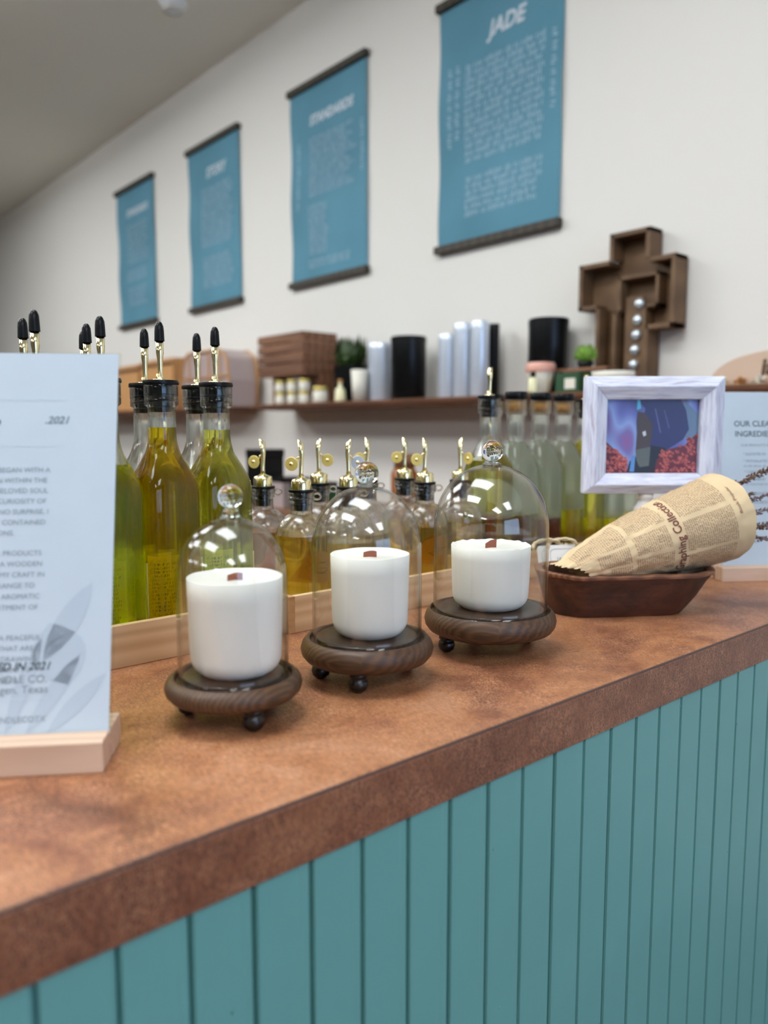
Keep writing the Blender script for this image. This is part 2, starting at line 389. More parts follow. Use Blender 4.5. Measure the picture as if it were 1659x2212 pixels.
# ceiling lights
M['panel'] = emit('panel_light', (.93, .98, 1.0), PANEL)
k = 0
for i, x in enumerate((-4.6, -1.2, .22)):
    for j, y in enumerate((-2.4, .45, 2.75, 5.0)):
        c = (x, y)
        L = thing('ceiling_light', 'flat white ceiling light panel, row %s from the poster wall, %s from the window' % (('third', 'second', 'first')[i], ('first', 'second', 'third', 'fourth')[j]), 'ceiling light', (x, y, H), group='ceiling light panels')
        boxes('frame', [(-.32, .32, -.62, -.6, -.08, 0), (-.32, .32, .6, .62, -.08, 0), (-.32, -.3, -.6, .6, -.01, 0), (.3, .32, -.6, .6, -.01, 0)], 'white_paint', L)
        box('diffuser', (-.3, .3, -.599, .599, -.085, -.004), 'panel', L, bev=0)
sd = thing('smoke_detector', 'round white smoke detector on the ceiling at the top edge', 'smoke detector', (1.575, 2.74, H))
lathe('body', [(0, -.035), (.03, -.035), (.045, -.025), (.055, -.008), (.06, 0), (0, 0)], 'white_paint', sd)
lathe('vent_ring', [(.036, -.037), (.04, -.037), (.04, -.03), (.036, -.03)], 'cream', sd, closed=True)

# ------------------------------------------------------------ counter
CT = thing('service_counter', 'long shop counter with brown leather look laminate top and teal beadboard front', 'counter')
XC0, XC1, CD = -.45, XW-.002, .66
recalc(mesh('worktop', *boxvf(XC0, XC1, 0, CD, .955, ZC), 'laminate_top', CT), .0012)
box('edge_band', (XC0, XC1, -.0016, -.0001, .952, ZC-.0032), 'laminate_edge', CT, bev=.0004, seg=1)
box('edge_seam', (XC0, XC1, -.0008, -.00005, ZC-.0032, ZC-.0006), 'seam', CT, bev=0)
box('backing_panel', (XC0+.01, XC1-.001, .0135, .03, .06, .954), 'teal', CT, bev=0)
box('base_plinth', (XC0+.01, XC1-.001, .01, .6, 0, .06), 'matte_black', CT, bev=.001)
box('side_panel', (XC0+.01, XC0+.03, .031, .6, .06, .954), 'teal', CT, bev=.001)
box('rear_panel', (XC0+.01, XC1-.001, .6, .615, .06, .954), 'teal', CT, bev=.001)
PP = .04665; gx = .0185
prof = [(.0036, .0135), (.0036, .0085), (.0044, .0063), (PP-.0075, .0060), (PP-.0065, .0066), (PP-.0003, .0066), (PP, .0072), (PP, .0135)]
pv = [(x, y, .06) for x, y in prof]+[(x, y, .953) for x, y in prof]; n = len(prof)
pf = [tuple(range(n)), tuple(reversed(range(n, 2*n)))]+[(i, i+n, (i+1) % n+n, (i+1) % n) for i in range(n)]
pl0 = None; kx = math.ceil((XC0+.01-gx)/PP)
while gx+kx*PP+PP < XC1:
    if pl0 is None: pl0 = mesh('plank', pv, pf, 'teal', CT); recalc(pl0); ob = pl0
    else: ob = pl0.copy(); COL.objects.link(ob); ob.parent = CT
    ob.location = (gx+kx*PP, rnd.uniform(-.0003, .0003), 0); kx += 1
# small paint drips / nail heads on the planks
V, F = [], []
for _ in range(60):
    x = rnd.uniform(.1, 1.2); z = rnd.uniform(.45, .94); r = rnd.uniform(.0006, .0013)
    v, f = lathevf([(0, .0), (r*.8, r*.2), (r, r*.6), (0, r)], 6); q = len(V)
    V += [(x+a, .0066-c+.0003, z+b*1.5) for a, b, c in v]; F += [tuple(i+q for i in g) for g in f]
dr = mesh('paint_drips', V, F, 'teal', CT, True); dr['kind'] = 'stuff'

# ------------------------------------------------------------ cloches with candles
def candle_cloche(name_pos, c, rd, zf, zt, rg, zdome, rk, zk, rc, zc, feet, lab, clab, rz, wick_rz, seed, cdx=0):
    t = thing('display_stand', lab[0], 'stand', (c[0], c[1], ZC), group='dark wooden stands under the glass domes')
    g_in, g_out = rg-.0035, rg+.003
    hh = zt-zf; pr = [(0, zf), (rd-.012, zf), (rd-.005, zf+hh*.12), (rd-.0012, zf+hh*.32), (rd, zf+hh*.55), (rd-.0018, zf+hh*.8), (rd-.006, zt), (g_out+.0008, zt), (g_out, zt-.0008), (g_out, zt-.005), (g_in, zt-.005), (0, zt-.005)]
    V, F = lathevf(pr, 96)
    d = mesh('disc', V, F, 'walnut', t, True, rot=(0, 0, rz)); d.data.materials.append(M['walnut_b']); d.data.set_sharp_from_angle(angle=R(50))
    for p in d.data.polygons:
        ce = p.center
        if ce.x > rd*.12: p.material_index = 1
    lathe('inner_plate', [(0, zt+.001), (g_in-.0022, zt+.001), (g_in-.0008, zt), (g_in-.0004, zt-.0049), (0, zt-.0049)], 'walnut_in', t, 96, auto=40, rot=(0, 0, rz))
    for a in feet:
        rr = rd*.70
        lathe('foot', [(0, 0), (.0042, .0004), (.0084, .004), (.0096, .0085), (.0084, .0128), (.0066, .0142), (.0086, .0156), (.0088, zf+.001), (0, zf+.001)], 'foot_wood', t, 24, loc=(rr*cos(R(a)), rr*sin(R(a)), 0))
    g = thing('glass_dome', lab[1], 'glass dome', (c[0], c[1], ZC), group='glass domes over the candles')
    zb = zt-.0045; hc = min(zdome-zb-.02, rg*1.12); zs = zdome-hc
    out = [(rg, zb), (rg, zb+.01)]+[(rg, zb+(zs-zb)*k/3) for k in (1, 2)]+[(rg*cos(a)**.92, zs+hc*sin(a)) for a in [pi/2*k/22 for k in range(22)]]+[(0.0005, zdome)]
    th = .0016; inn = [(max(r-th, .0002), z-(0 if r > rg*.98 else th*(1-r/rg))) for r, z in out]
    V, F = lathevf(out+inn[::-1], 96, closed=True)
    d = mesh('dome_shell', V, F, 'dome', g, True)
    kz = zk+rk
    lathe('knob', [(0, zdome-.0012), (rk*.95, zdome-.0006), (rk*.72, zdome+.0018), (rk*.6, zk-.0012), (rk*.62, zk+.0002)]+[(rk*cos(a), kz+rk*sin(a)) for a in [pi/2*(k/10) for k in range(-8, 11)]][:-1]+[(0, kz+rk)], 'knob', g, 40)
    # candle
    cd = thing('pillar_candle', clab, 'candle', (c[0]+cdx*.757, c[1]-cdx*.654, ZC+zt+.001), group='white pillar candles under glass')
    hz = zc-zt-.001; rb = .016
    prof = [(0, 0), (rc*.96-rb, 0)]+[(rc*.955-rb+rb*sin(a), rb-rb*cos(a)) for a in [pi/2*k/7 for k in range(1, 8)]]+[(rc*(.96+.04*k/4), rb+(hz-rb)*k/4) for k in range(1, 5)]
    prof += [(rc-.0007, hz+.0004), (rc-.0018, hz-.0003), (rc-.004, hz-.002), (rc*.75, hz-.0036), (rc*.45, hz-.0042), (rc*.2, hz-.0036), (0, hz-.003)]
    V, F = lathevf(prof, 96); r_ = random.Random(seed)
    ph = [r_.uniform(0, 6.28) for _ in range(8)]
    V2 = []
    for x, y, z in V:
        a = math.atan2(y, x); rr = math.hypot(x, y)
        if z > hz-.006 and rr > rc*.6:
            z += .0002*sin(3*a+ph[0])+.00015*sin(7*a+ph[1])+.0004*sin(15*a+ph[2])*(seed == 3)+.0004*sin(23*a+ph[3])*(seed == 3)
        V2.append((x, y, z))
    mesh('wax_body', V2, F, 'wax', cd, True)
    wk = prism('wick', [(-.0066, 0), (.0066, 0), (.0068, .0062), (.003, .0069), (-.001, .0066), (-.0064, .0052)] if seed != 3 else [(-.0068, 0), (.0066, 0), (.007, .0098), (.0, .009), (-.0066, .0055)], -.0007, .0007, 'wick', cd, loc=(0, 0, hz-.0038), rot=(pi/2, 0, wick_rz))
    return t
candle_cloche('l', (.3315, .164), .0593, .018, .0385, .0473, .1743, .0107, .1815, .0408, .1235, (135, 262, 20),
    ('dark wooden footed stand nearest the camera, under the narrow glass dome', 'narrow blurred glass dome nearest the camera, in front of the amber bottle'), 'wide white candle nearest the camera, on the leftmost dark stand', .3, -.3, 1, .0025)
candle_cloche('m', (.486, .169), .0667, .019, .0435, .0545, .1934, .0117, .1945, .0394, .1262, (220, 350, 142),
    ('round dark wooden footed stand between the two other stands, striped grain', 'middle of the three glass domes, in front of the short oil bottles'), 'tall white candle under the middle dome, short wooden wick', -.9, -.75, 2, .003)
candle_cloche('r', (.658, .158), .0745, .021, .0475, .0643, .210, .0122, .2125, .0447, .1195, (155, 345, 60),
    ('widest dark wooden footed stand, beside the carved wooden bowl', 'widest glass dome, beside the carved wooden bowl'), 'squat white candle with ragged rim and tall wooden wick', -.85, -.35, 3)

# ------------------------------------------------------------ trays
def tray(x0, x1, y0, y1, lab, zh=.0455):
    t = thing('pine_tray', lab, 'tray', (x0, y0, ZC)); L, D = x1-x0, y1-y0; th = .0085
    box('front_board', (th, L-th, 0, th, .0002, zh), 'pine', t, bev=.0005); box('rear_board', (th, L-th, D-th, D, .0002, zh), 'pine', t, bev=.0005)
    box('end_board', (0, th, 0, D, .0002, zh), 'pine_end', t, bev=.0005); box('end_board', (L-th, L, 0, D, .0002, zh), 'pine_end', t, bev=.0005)
    box('bottom_board', (th, L-th, th, D-th, .0002, .005), 'pine', t, bev=0); return t
tray(.10, .5165, .360, .632, 'long pine tray holding the tall oil bottles, partly behind the left candle')
tray(.5185, .917, .357, .560, 'pine tray of the short round bottles, behind the middle dome', .046)
tray(.921, 1.41, .392, .586, 'pine tray under the tall bottles behind the bowl', .045)
TF = ZC+.005

# ------------------------------------------------------------ tall bottles
LQ = {'olive': (.90, .92, .22), 'amber': (.94, .82, .13), 'lime': (.94, .96, .42), 'lime2': (.9, .92, .4), 'pale': (.86, .90, .82), 'yellow': (.88, .86, .34), 'brown': (.62, .28, .06), 'small': (.97, .92, .54), 'small2': (.97, .96, .62), 'honey': (.94, .78, .32)}
for k_, v_ in LQ.items(): M['liq_'+k_] = liquid('liquid_'+k_, v_, .30 if k_ == 'pale' else 0)
NR = [(.0155, .235), (.0152, .268), (.0158, .2685), (.0185, .2705), (.0187, .277), (.0182, .2785), (.0187, .280), (.0187, .2915), (.0182, .293)]
def shoulder(z): # outer profile of the tall bottle (half width, squareness)
    if z <= .176: return .0328, 5.0
    u = min(1, (z-.176)/.059); s = u*u*(3-2*u)
    r = .0328+(.0155-.0328)*(s*.85+u*.15); return r, 5.0+(2.0-5.0)*min(1, u*1.5)
def tall_bottle(label, liq, level, top='pourer', lab=True, group='', low=None):
    t = thing('tall_bottle', label, 'bottle', group=group)
    prof = [(0, .0004, 5), (.028, .0004, 5), (.032, .003, 5), (.0328, .008, 5)]+[(shoulder(z)[0], z, shoulder(z)[1]) for z in [.05, .1, .15]+[.176+.059*k/10 for k in range(11)]]+[(r, z, 2) for r, z in NR[1:]]+[(0, .293, 2)]
    outer = lathevf(prof, 64)
    w_ = .0028; zs = [level+(.2915-level)*0]+[z for z in [.1, .15, .176, .188, .2, .212, .224, .235] if z > level+.004]+[.25 if level < .246 else .2565, .291]
    cav = [(0, level, 2)]+[((max(shoulder(z)[0] if z < .236 else .0155, .0150)-w_, z, shoulder(z)[1] if z < .236 else 2)) for z in zs[:-1]]+[(.0127, .2575, 2), (.0149, .262, 2), (.0149, .291, 2), (0, .291, 2)]
    inner = lathevf(cav, 64)
    combo('glass_body', [outer, inner], 'glass', t, True, flip=(1,), auto=35)
    zl = [z for z in [.006, .05, .1, .15, .176, .188, .2, .212, .224, .235, .25] if z < level-.004]+[level-.0003]
    lq = [(0, .0058, 5)]+[(max(shoulder(z)[0] if z < .236 else .0155, .0150)-w_, z, shoulder(z)[1] if z < .236 else 2) for z in zl]+[(0, level-.0003, 5)]
    if low:
        zs_, lc = low; lo = [q for q in lq if q[1] < zs_]+[(.0300, zs_, 5), (0, zs_, 5)]; lq = [(0, zs_+.0003, 5), (.0300, zs_+.0003, 5)]+[q for q in lq if q[1] > zs_+.001]
        lathe('lower_liquid', lo, 'liq_'+lc, t, 64)
    lathe('liquid', lq, 'liq_'+liq, t, 64)
    if top != 'cork':
        st = [(0, .2625), (.0118, .2625), (.0128, .2665), (.0145, .2665), (.0145, .268), (.0128, .2685), (.0128, .2735), (.0145, .274), (.0145, .2755), (.0128, .276), (.0128, .281), (.0145, .2815), (.0145, .283), (.0128, .2835), (.0128, .2931), (.0196, .2932), (.0199, .2955), (.0192, .2978), (0, .298)]
        lathe('stopper', st, 'rubber', t, 40, auto=40)
        lathe('pour_spout', [(.0085, .298), (.0085, .2992), (.003, .3), (.0031, .302), (.0026, .304), (.0032, .322), (.0042, .328), (.0042, .343), (0, .343)], 'gold', t, 24)
        if top == 'pourer': lathe('spout_cap', [(.0055, .341), (.0054, .343), (.0051, .352), (.0047, .357), (.0033, .3605), (.0019, .362), (0, .3622)], 'rubber', t, 24)
        tube('vent_tube', [(.003, 0, .262), (.003, 0, .225)], .0012, 'gold', t)
        tube('vent_pipe', [(-.0035, .001, .298), (-.0035, .001, .305)], .0012, 'gold', t, 8)
    else:
        lathe('cork', [(0, .272), (.0122, .272), (.0128, .2932), (0, .2932)], 'cork', t, 32)
        lathe('cork_cap', [(0, .2934), (.0185, .2934), (.019, .2945), (.019, .3045), (.018, .306), (0, .306)], 'rubber', t, 40, auto=40)
    if lab:
        # paper label wrapped on the rear faces, read through the oil
        for (ax, sg) in ((0, 1), (1, 1)):
            pass
        lb_ = box('rear_label', (-.023, .023, .0332, .0335, .02, .098), 'thin_label', t, bev=0)
        pr = rects('label_print', glyphs(-.020, .020, .026, .092, .0045, 31, .55, .3), 'ink_soft', lb_); pr.matrix_local = frame_mat((0, .03318, 0), (1, 0, 0), (0, 0, 1), (0, -1, 0))
        box('side_label', (.0332, .0335, -.023, .023, .02, .098), 'thin_label', t, bev=0)
    return t
gT = 'tall oil bottles with black capped gold pourers'
R1y, R2y, R3y = .407, .476, .547
spec = [  # x, y, liquid, level, label
    (.385, R1y, 'amber', .246, 'tall bottle of amber oil, filled into the neck, behind the nearest candle'),
    (.4535, R1y, 'lime', .243, 'tall bottle of light green oil, closest to the short bottles, front of its tray'),
    (.319, R1y, 'olive', .206, 'tall olive green oil bottle half hidden by the white sign'),
    (.253, R1y, 'olive', .21, 'tall bottle whose higher black cap shows above the left part of the sign'),
    (.262, R2y, 'lime', .2, 'tall bottle whose lower black cap shows furthest left above the sign'),
    (.330, R2y, 'lime', .2, 'tall bottle whose black cap peeks just beside the highest cap above the sign corner'),
    (.398, R2y, 'lime2', .19, 'tall bottle with empty clear neck behind the amber one, to its left'),
    (.466, R2y, 'lime2', .19, 'tall bottle with empty clear neck between the amber and the light green one'),
    (.352, R3y, 'lime2', .19, 'tall bottle with the lowest black cap above the sign corner'),
]
for x, y, lq, lv, lb in spec:
    o = tall_bottle(lb, lq, lv, group=gT); o.location = (x, y, TF); o.rotation_euler = (0, 0, rnd.uniform(-.02, .02))
gR = 'tall bottles behind the carved bowl'
# label print on the amber bottle
for i, (x, lq, lv, tp, lb) in enumerate([(.966, 'yellow', .2, 'open', 'tall clear shouldered bottle with gold pourer, first behind the widest dome'),
        (1.033, 'pale', .222, 'cork', 'tall cloudy bottle with flat black stopper, first from the widest dome'),
        (1.0995, 'pale', .225, 'cork', 'tall cloudy bottle with flat black stopper, middle of three'),
        (1.166, 'pale', .222, 'cork', 'tall cloudy bottle with flat black stopper, nearest the picture frame'),
        (1.2325, 'yellow', .222, 'open', 'tall bottle with gold pourer at the left edge of the picture frame'),
        (1.299, 'pale', .21, 'cork', 'tall yellow green bottle seen below the picture frame'),
        (1.3655, 'pale', .21, 'cork', 'tall pale bottle below the right part of the picture frame')]):
    o = tall_bottle(lb, lq, lv, tp, False, gR, {1: (.10, 'yellow'), 2: (.088, 'brown'), 3: (.10, 'lime'), 5: (.075, 'olive'), 6: (.08, 'yellow')}.get(i)); o.location = (x, .436, TF)
for x, lq, lv, tp, lb in [(1.09, 'brown', .09, 'cork', 'tall bottle with brown liquid in its lower third, back row'), (1.158, 'yellow', .08, 'cork', 'tall bottle with a little yellow oil, back row beside the brown one'), (1.228, 'yellow', .12, 'cork', 'tall bottle with yellow oil, back row behind the picture frame')]:
    o = tall_bottle(lb, lq, lv, tp, False, gR); o.location = (x, .537, TF)

# ------------------------------------------------------------ short round bottles
def short_bottle(label, liq, level, rz, flap_rz, kraft=True, flap='gold_satin'):
    t = thing('short_bottle', label, 'bottle', group='short round oil bottles with gold flap pourers')
    sh = [(.0352*cos(a)**.75, .102+.0345*sin(a)) for a in [pi/2*k/14 for k in range(13)]]
    sh = [(max(r, .0150), z) for r, z in sh]
    prof = [(0, .0004), (.031, .0004), (.0345, .003), (.0352, .008), (.0352, .05)]+sh+[(.0142, .1375), (.0142, .150), (.0162, .1512), (.0166, .1545), (.0160, .156), (.0155, .157), (.0166, .158), (.0166, .1618), (.016, .1626), (0, .1626)]
    w_ = .0026
    cav = [(0, level), (next((r for r, z in sh if z > level), .0352)-w_, level)]+[(r-w_, z) for r, z in sh if z > level+.002]+[(.0122, .138), (.0122, .161), (0, .161)]
    combo('glass_body', [lathevf(prof, 56), lathevf(cav, 56)], 'clear_glass', t, True, flip=(1,), auto=38)
    lathe('liquid', [(0, .006), (.0352-w_, .006), (.0352-w_, min(level-.0003, .101))]+([(next((r for r, z in sh if z > level), .0352)-w_, level-.0003)] if level > .1015 else [])+[(0, level-.0003)], 'liq_'+liq, t, 56, auto=40)
    lathe('stopper', [(0, .1385), (.0094, .1385), (.0102, .146), (.0118, .1462), (.0118, .1475), (.0102, .148), (.0102, .152), (.0118, .1522), (.0118, .1535), (.0102, .154), (.0104, .1626), (.0163, .1627), (.0166, .1645), (.016, .1662), (0, .1663)], 'rubber', t, 36, auto=40)
    lathe('metal_collar', [(.0128, .1664), (.0128, .177), (.0118, .1792), (.006, .181), (.0035, .183), (0, .183)], 'gold', t, 36, auto=50)
    sp = []
    V, F = tubevf([(0, 0, .181), (.0, 0, .188), (.0004, 0, .2), (.001, 0, .212), (-.0004, 0, .228)], [.0036, .0028, .0028, .0034, .0041], 16, cap=True)
    V = [(x, y, z+(.55*x if z > .226 else 0)*-1.6) for x, y, z in V]
    mesh('pour_spout', V, F, 'gold', t, True, rot=(0, 0, flap_rz))
    fx = -.0125
    V, F = lathevf([(0, -.0006), (.0085, -.0006), (.009, 0), (.0085, .0006), (0, .0006)], 28)
    fl = mesh('flap', V, F, flap, t, True, loc=(fx*cos(flap_rz), fx*sin(flap_rz), .199), rot=(pi/2, 0, flap_rz-0.2)); fl.data.set_sharp_from_angle(angle=R(30))
    mesh('rivet', *lathevf([(0, -.002), (.0022, -.002), (.0028, -.0006), (.0028, .0006), (.0022, .002), (0, .002)], 16), 'gold', fl, True)
    tube('hinge', [(fx*.45*cos(flap_rz), fx*.45*sin(flap_rz), .2035), (-.0035*cos(flap_rz), -.0035*sin(flap_rz), .2075), (.0*cos(flap_rz), .0*sin(flap_rz), .2085)], .0013, 'gold', t, 8)
    # little glass handle at the lip
    pts = [(.0155+.0052+.0052*cos(a), 0, .1575+.0040*sin(a)) for a in [2*pi*k/16+pi for k in range(17)]]
    v, f = tubevf(pts, .0014, 10, False); mesh('glass_handle', v, f, 'clear_glass', t, True, rot=(0, 0, -.86))
    tube('vent_tube', [(.003, 0, .1385), (.003, 0, .112)], .0013, 'film', t, 8)
    if kraft:
        kt = prism('hang_tag', [(-.011, 0), (.011, 0), (.011, .034), (.005, .044), (-.005, .044), (-.011, .034)], -.0004, .0004, 'thin_kraft', t, loc=(.0245, .0275, .04), rot=(pi/2, .25, -.71))
        mesh('tag_writing', *tubevf([(.001, .012, .0006), (-.004, .017, .0006), (.002, .022, .0006), (-.004, .027, .0006)], .0005, 6), 'ink', kt)
        mesh('tag_writing', *tubevf([(.007, .011, .0006), (.004, .016, .0006), (.008, .021, .0006), (.004, .026, .0006)], .0005, 6), 'ink', kt)
    t.rotation_euler = (0, 0, rz); return t
sb = [(.575, .410, 'small2', .108, 0, -.82, True, 'short round bottle with round gold flap between the nearest and the middle dome'),
      (.653, .410, 'small2', .092, .05, 2.5, False, 'short round bottle seen through the middle dome, front row'),
      (.796, .410, 'small', .102, -.1, -.3, True, 'short round bottle of amber oil between the middle and the widest dome'),
      (.872, .410, 'small2', .104, 0, 1.9, False, 'short round bottle seen through the left half of the widest dome'),
      (.571, .496, 'honey', .105, 0, -.9, True, 'short round bottle of golden oil partly behind the light green tall bottle'),
      (.666, .496, 'small', .1, .2, 2.2, False, 'short round bottle in the back row whose pourer shows just left of the middle dome'),
      (.757, .496, 'small2', .085, 0, -.4, False, 'short round bottle in the back row directly behind the knob of the middle dome'),
      (.834, .496, 'small', .1, .1, -.8, False, 'short round bottle in the back row, right of the middle dome')]
for x, y, lq, lv, rz, fz, kr, lb in sb:
    o = short_bottle(lb, lq, lv, rz, fz, kr, 'silver' if x == .653 else 'gold_satin'); o.location = (x, y, TF)

# ------------------------------------------------------------ signs
def sign(label, o, xdir, vdir, lean, L, Wd, dx, base_len, items):
    """xdir: reading direction along the base front; vdir: horizontally away from the reader"""
    x = Vector((*xdir, 0)).normalized(); v = Vector((*vdir, 0)).normalized()
    t = thing('sign_holder', label, 'sign', mat=frame_mat((o[0], o[1], ZC), x, v, (0, 0, 1)))
    # base: profile in (v, z) extruded along x
    prof = [(0, 0), (.024, 0), (.0245, .012), (.0285, .012), (.030, 0), (.056, 0), (.060, .010), (.060, .0235), (.031, .0235), (.0285, .0225), (.0240, .0175), (.0215, .0235), (.001, .0235), (0, .0225)]
    n = len(prof); V = [(0, a, b) for a, b in prof]+[(base_len, a, b) for a, b in prof]
    F = [tuple(reversed(range(n))), tuple(range(n, 2*n))]+[(i, (i+1) % n, (i+1) % n+n, i+n) for i in range(n)]
    recalc(mesh('wooden_base', V, F, 'pale_wood', t), .0008)
    pm = Matrix.Translation((dx, .0225, .0185)) @ Matrix.Rotation(R(90-lean), 4, 'X')
    p = box('acrylic_panel', (-.002, Wd+.002, -.0002, L+.0, -.0024, -.0012), 'acrylic', t, bev=0); p.matrix_local = pm
    s = box('paper_sheet', (0, Wd, 0.001, L-.001, -.0011, -.0007), 'paper', t, bev=0); s.matrix_local = pm
    items(s, Wd, L); return t
def left_items(p, Wd, L):
    z = -.0004; T = []
    def e(sz, right, frac, s, sh=0, bo=0): T.append((s, sz, Wd-right, L*(1-frac), 'RIGHT', sh, bo))
    e(.016, .089, .195, 'JADE,', 0, .0005); e(.0085, .037, .197, '.2021', .3, .0002)
    ys = 0.328
    for i, s in enumerate(['MY CRAFT BEGAN WITH A', 'FLAME WOVEN WITHIN THE', 'HEART OF MY BELOVED SOUL', 'OUT OF CURIOSITY OF', 'SO IT WAS NO SURPRISE, I', 'COULD NOT CONTAINED', 'MY PASSIONS.']):
        e(.0056, (.050, .052, .051, .052, .050, .052, .075)[i], ys+i*.0275, s)
    ys = .545
    for i, s in enumerate(['BEAUTIFUL PRODUCTS', 'BEGUN IN ON A WOODEN', 'USING MY CRAFT IN', 'OUR RANGE TO', 'FINELY AROMATIC', 'ASSORTMENT OF', 'SCENTS.']):
        e(.0056, (.054, .053, .051, .058, .054, .055, .082)[i], ys+i*.0275, s)
    ys = .758
    for i, s in enumerate(['EMBRACE A PEACEFUL', 'MOMENTS THAT ARE', 'SILENT. DRAWING', 'EACH SEASON, TO', 'ILLUMINATES A', 'SEASON.']):
        e(.0056, (.052, .057, .054, .058, .067, .088)[i], ys+i*.0262, s)
    for q in T: lettering('text_line', [q], 'ink' if q[0] == 'JADE,' else 'ink_soft', p, z)
def left_items2(p, Wd, L):
    left_items(p, Wd, L); z = -.00035
    lettering('sign_heading', [('CREATED IN 2021', .0082, Wd-.044, L*.168, 'RIGHT', .3, .0002)], 'ink', p, z)
    for q in [('JADE CANDLE CO.', .0082, Wd-.046, L*.137, 'RIGHT'), ('Harlingen, Texas', .0082, Wd-.045, L*.112, 'RIGHT'), ('@JADECANDLECOTX', .0062, Wd-.046, L*.042, 'RIGHT')]: lettering('text_line', [q], 'ink_soft', p, z)
    rects('rule_line', [(.02, L*.866, Wd-.040, L*.8675), (.02, L*.741, Wd-.043, L*.7425), (.06, L*.098, Wd-.045, L*.0993)], 'ink_pale', p, z)
    # faint leaf drawing in the corner of the print
    V, F = [], []
    for (x, y, ln, an, wd) in [(Wd-.05, .052, .07, 1.05, .009), (Wd-.075, .0, .075, 1.25, .006), (Wd-.06, -.0, .07, 1.0, .006), (Wd-.045, .0, .06, .8, .006), (Wd-.03, .035, .05, 1.9, .02)]:
        k = len(V); pts = []
        for i in range(9):
            u = i/8; w_ = wd*sin(pi*u)**.8+.0001; px, py = x+cos(an)*ln*u, y+.004+sin(an)*ln*u
            V += [(px-sin(an)*w_, py+cos(an)*w_, z-.0001), (px+sin(an)*w_, py-cos(an)*w_, z-.0001)]
        F += [(k+2*i, k+2*i+1, k+2*i+3, k+2*i+2) for i in range(8)]
    mesh('leaf_print', V, F, plain('leaf_print', (178, 191, 204), .7), p)
u = Vector((.83, -.56)).normalized(); o_ = Vector((.2005, .1255))-u*.212
sign('large white text sign in a pale wooden base, cut off by the left edge', (o_.x, o_.y), u, (.56, .83), 16, .305, .21, .001, .212, left_items2)
def right_items(p, Wd, L):
    z = -.0004
    lettering('sign_heading', [('OUR CLEAN', .0135, .030, L*.800, 'LEFT', 0, .00012), ('INGREDIENTS', .0135, .031, L*.742, 'LEFT', 0, .00012)], 'ink', p, z)
    rows = [('OUR PRODUCTS FEATURE', .041, .686, .0058), ('* SULFATES IN', .044, .635, .0064), ('* PHTHALATES', .045, .595, .0064), ('* CARCINOGENS', .046, .533, .0064), ('* PARABENS', .047, .493, .0064), ('* PETROLEUM', .048, .41, .0064), ('* SYNTHETIC', .049, .36, .0064), ('* ARTISAN TOXINS', .05, .31, .0064), ('* DYES', .05, .235, .0064), ('* JADE', .05, .14, .0064)]
    for s, x, y, sz in rows: lettering('text_line', [(s, sz, x, L*y)], 'ink_soft', p, z)
    rects('small_print', glyphs(.045, .12, L*.565, L*.585, .005, 3)+glyphs(.047, .12, L*.465, L*.483, .005, 4)+glyphs(.05, .13, L*.285, L*.3, .005, 5)+glyphs(.045, .13, L*.058, L*.075, .0055, 6), 'ink_soft', p, z)
    rects('rule_line', [(.03, L*.866, .18, L*.8675), (.032, L*.715, .18, L*.7165), (.03, L*.1, .18, L*.1012)], 'ink_pale', p, z)
sign('white ingredients sign in a pale wooden base, at the right edge behind the bowl', (1.236, .166), (.82, -.57), (.57, .82), 9, .297, .21, .012, .235, right_items)

# ------------------------------------------------------------ picture frame on a turned post
fx = Vector((.157, -.136, 0)).normalized(); fz = Vector((0, 0, 1)); nrm = fx.cross(fz)   # towards the viewer
FRW, FRH = .207, .1745
org = Vector((.9965, .2765, ZC+.152))
pf_ = thing('picture_frame', 'whitewashed wooden picture frame with a photo of red berries, on a white turned post', 'picture frame', mat=frame_mat(org, fx, fz, nrm))
bw = .034
def rail(name, a, b, c, d):
    # a,b outer corners, c,d inner corners ; sloped inward
    ins = .007; V = []
    A, B, C_, D_ = map(Vector, (a, b, c, d))
    mid1, mid2 = A.lerp(D_, .45), B.lerp(C_, .45)
    top = [(A, .012), (B, .012), (mid2, .020), (mid1, .020), (C_, .010), (D_, .010)]
    V = [(p.x, p.y, h) for p, h in top]+[(p.x, p.y, -.004) for p in (A, B, C_, D_)]
    F = [(0, 1, 2, 3), (3, 2, 4, 5), (6, 7, 1, 0), (5, 4, 8, 9), (9, 8, 7, 6), (0, 3, 5, 9, 6), (1, 7, 8, 4, 2)]
    return V, F
W_, H_ = FRW, FRH
cor = dict(a=(0, 0), b=(W_, 0), c=(W_, H_), d=(0, H_)); inn = dict(a=(bw, bw*.9), b=(W_-bw, bw*.9), c=(W_-bw, H_-bw), d=(bw, H_-bw))
for i, (p, q) in enumerate((('a', 'b'), ('b', 'c'), ('c', 'd'), ('d', 'a'))):
    ax = (Vector(cor[q])-Vector(cor[p])).normalized(); ay = Vector((-ax.y, ax.x)); o0 = Vector(cor[p])
    loc = lambda P: ((Vector(P)-o0).dot(ax), (Vector(P)-o0).dot(ay))
    V, F = rail('frame_rail', loc(cor[p]), loc(cor[q]), loc(inn[q]), loc(inn[p]))
    r_ = mesh('frame_rail', V, F, 'whitewash', pf_); recalc(r_, .0012)
    r_.matrix_local = frame_mat((o0.x, o0.y, i*.0), (ax.x, ax.y, 0), (ay.x, ay.y, 0), (0, 0, 1))
tb0 = MT('photo_backdrop'); n_ = tb0.n('ShaderNodeTexNoise', Scale=16, Detail=1); tb0.l(tb0.co((1, .6, 1)), n_.inputs['Vector']); tb0.b.inputs['Roughness'].default_value = .35
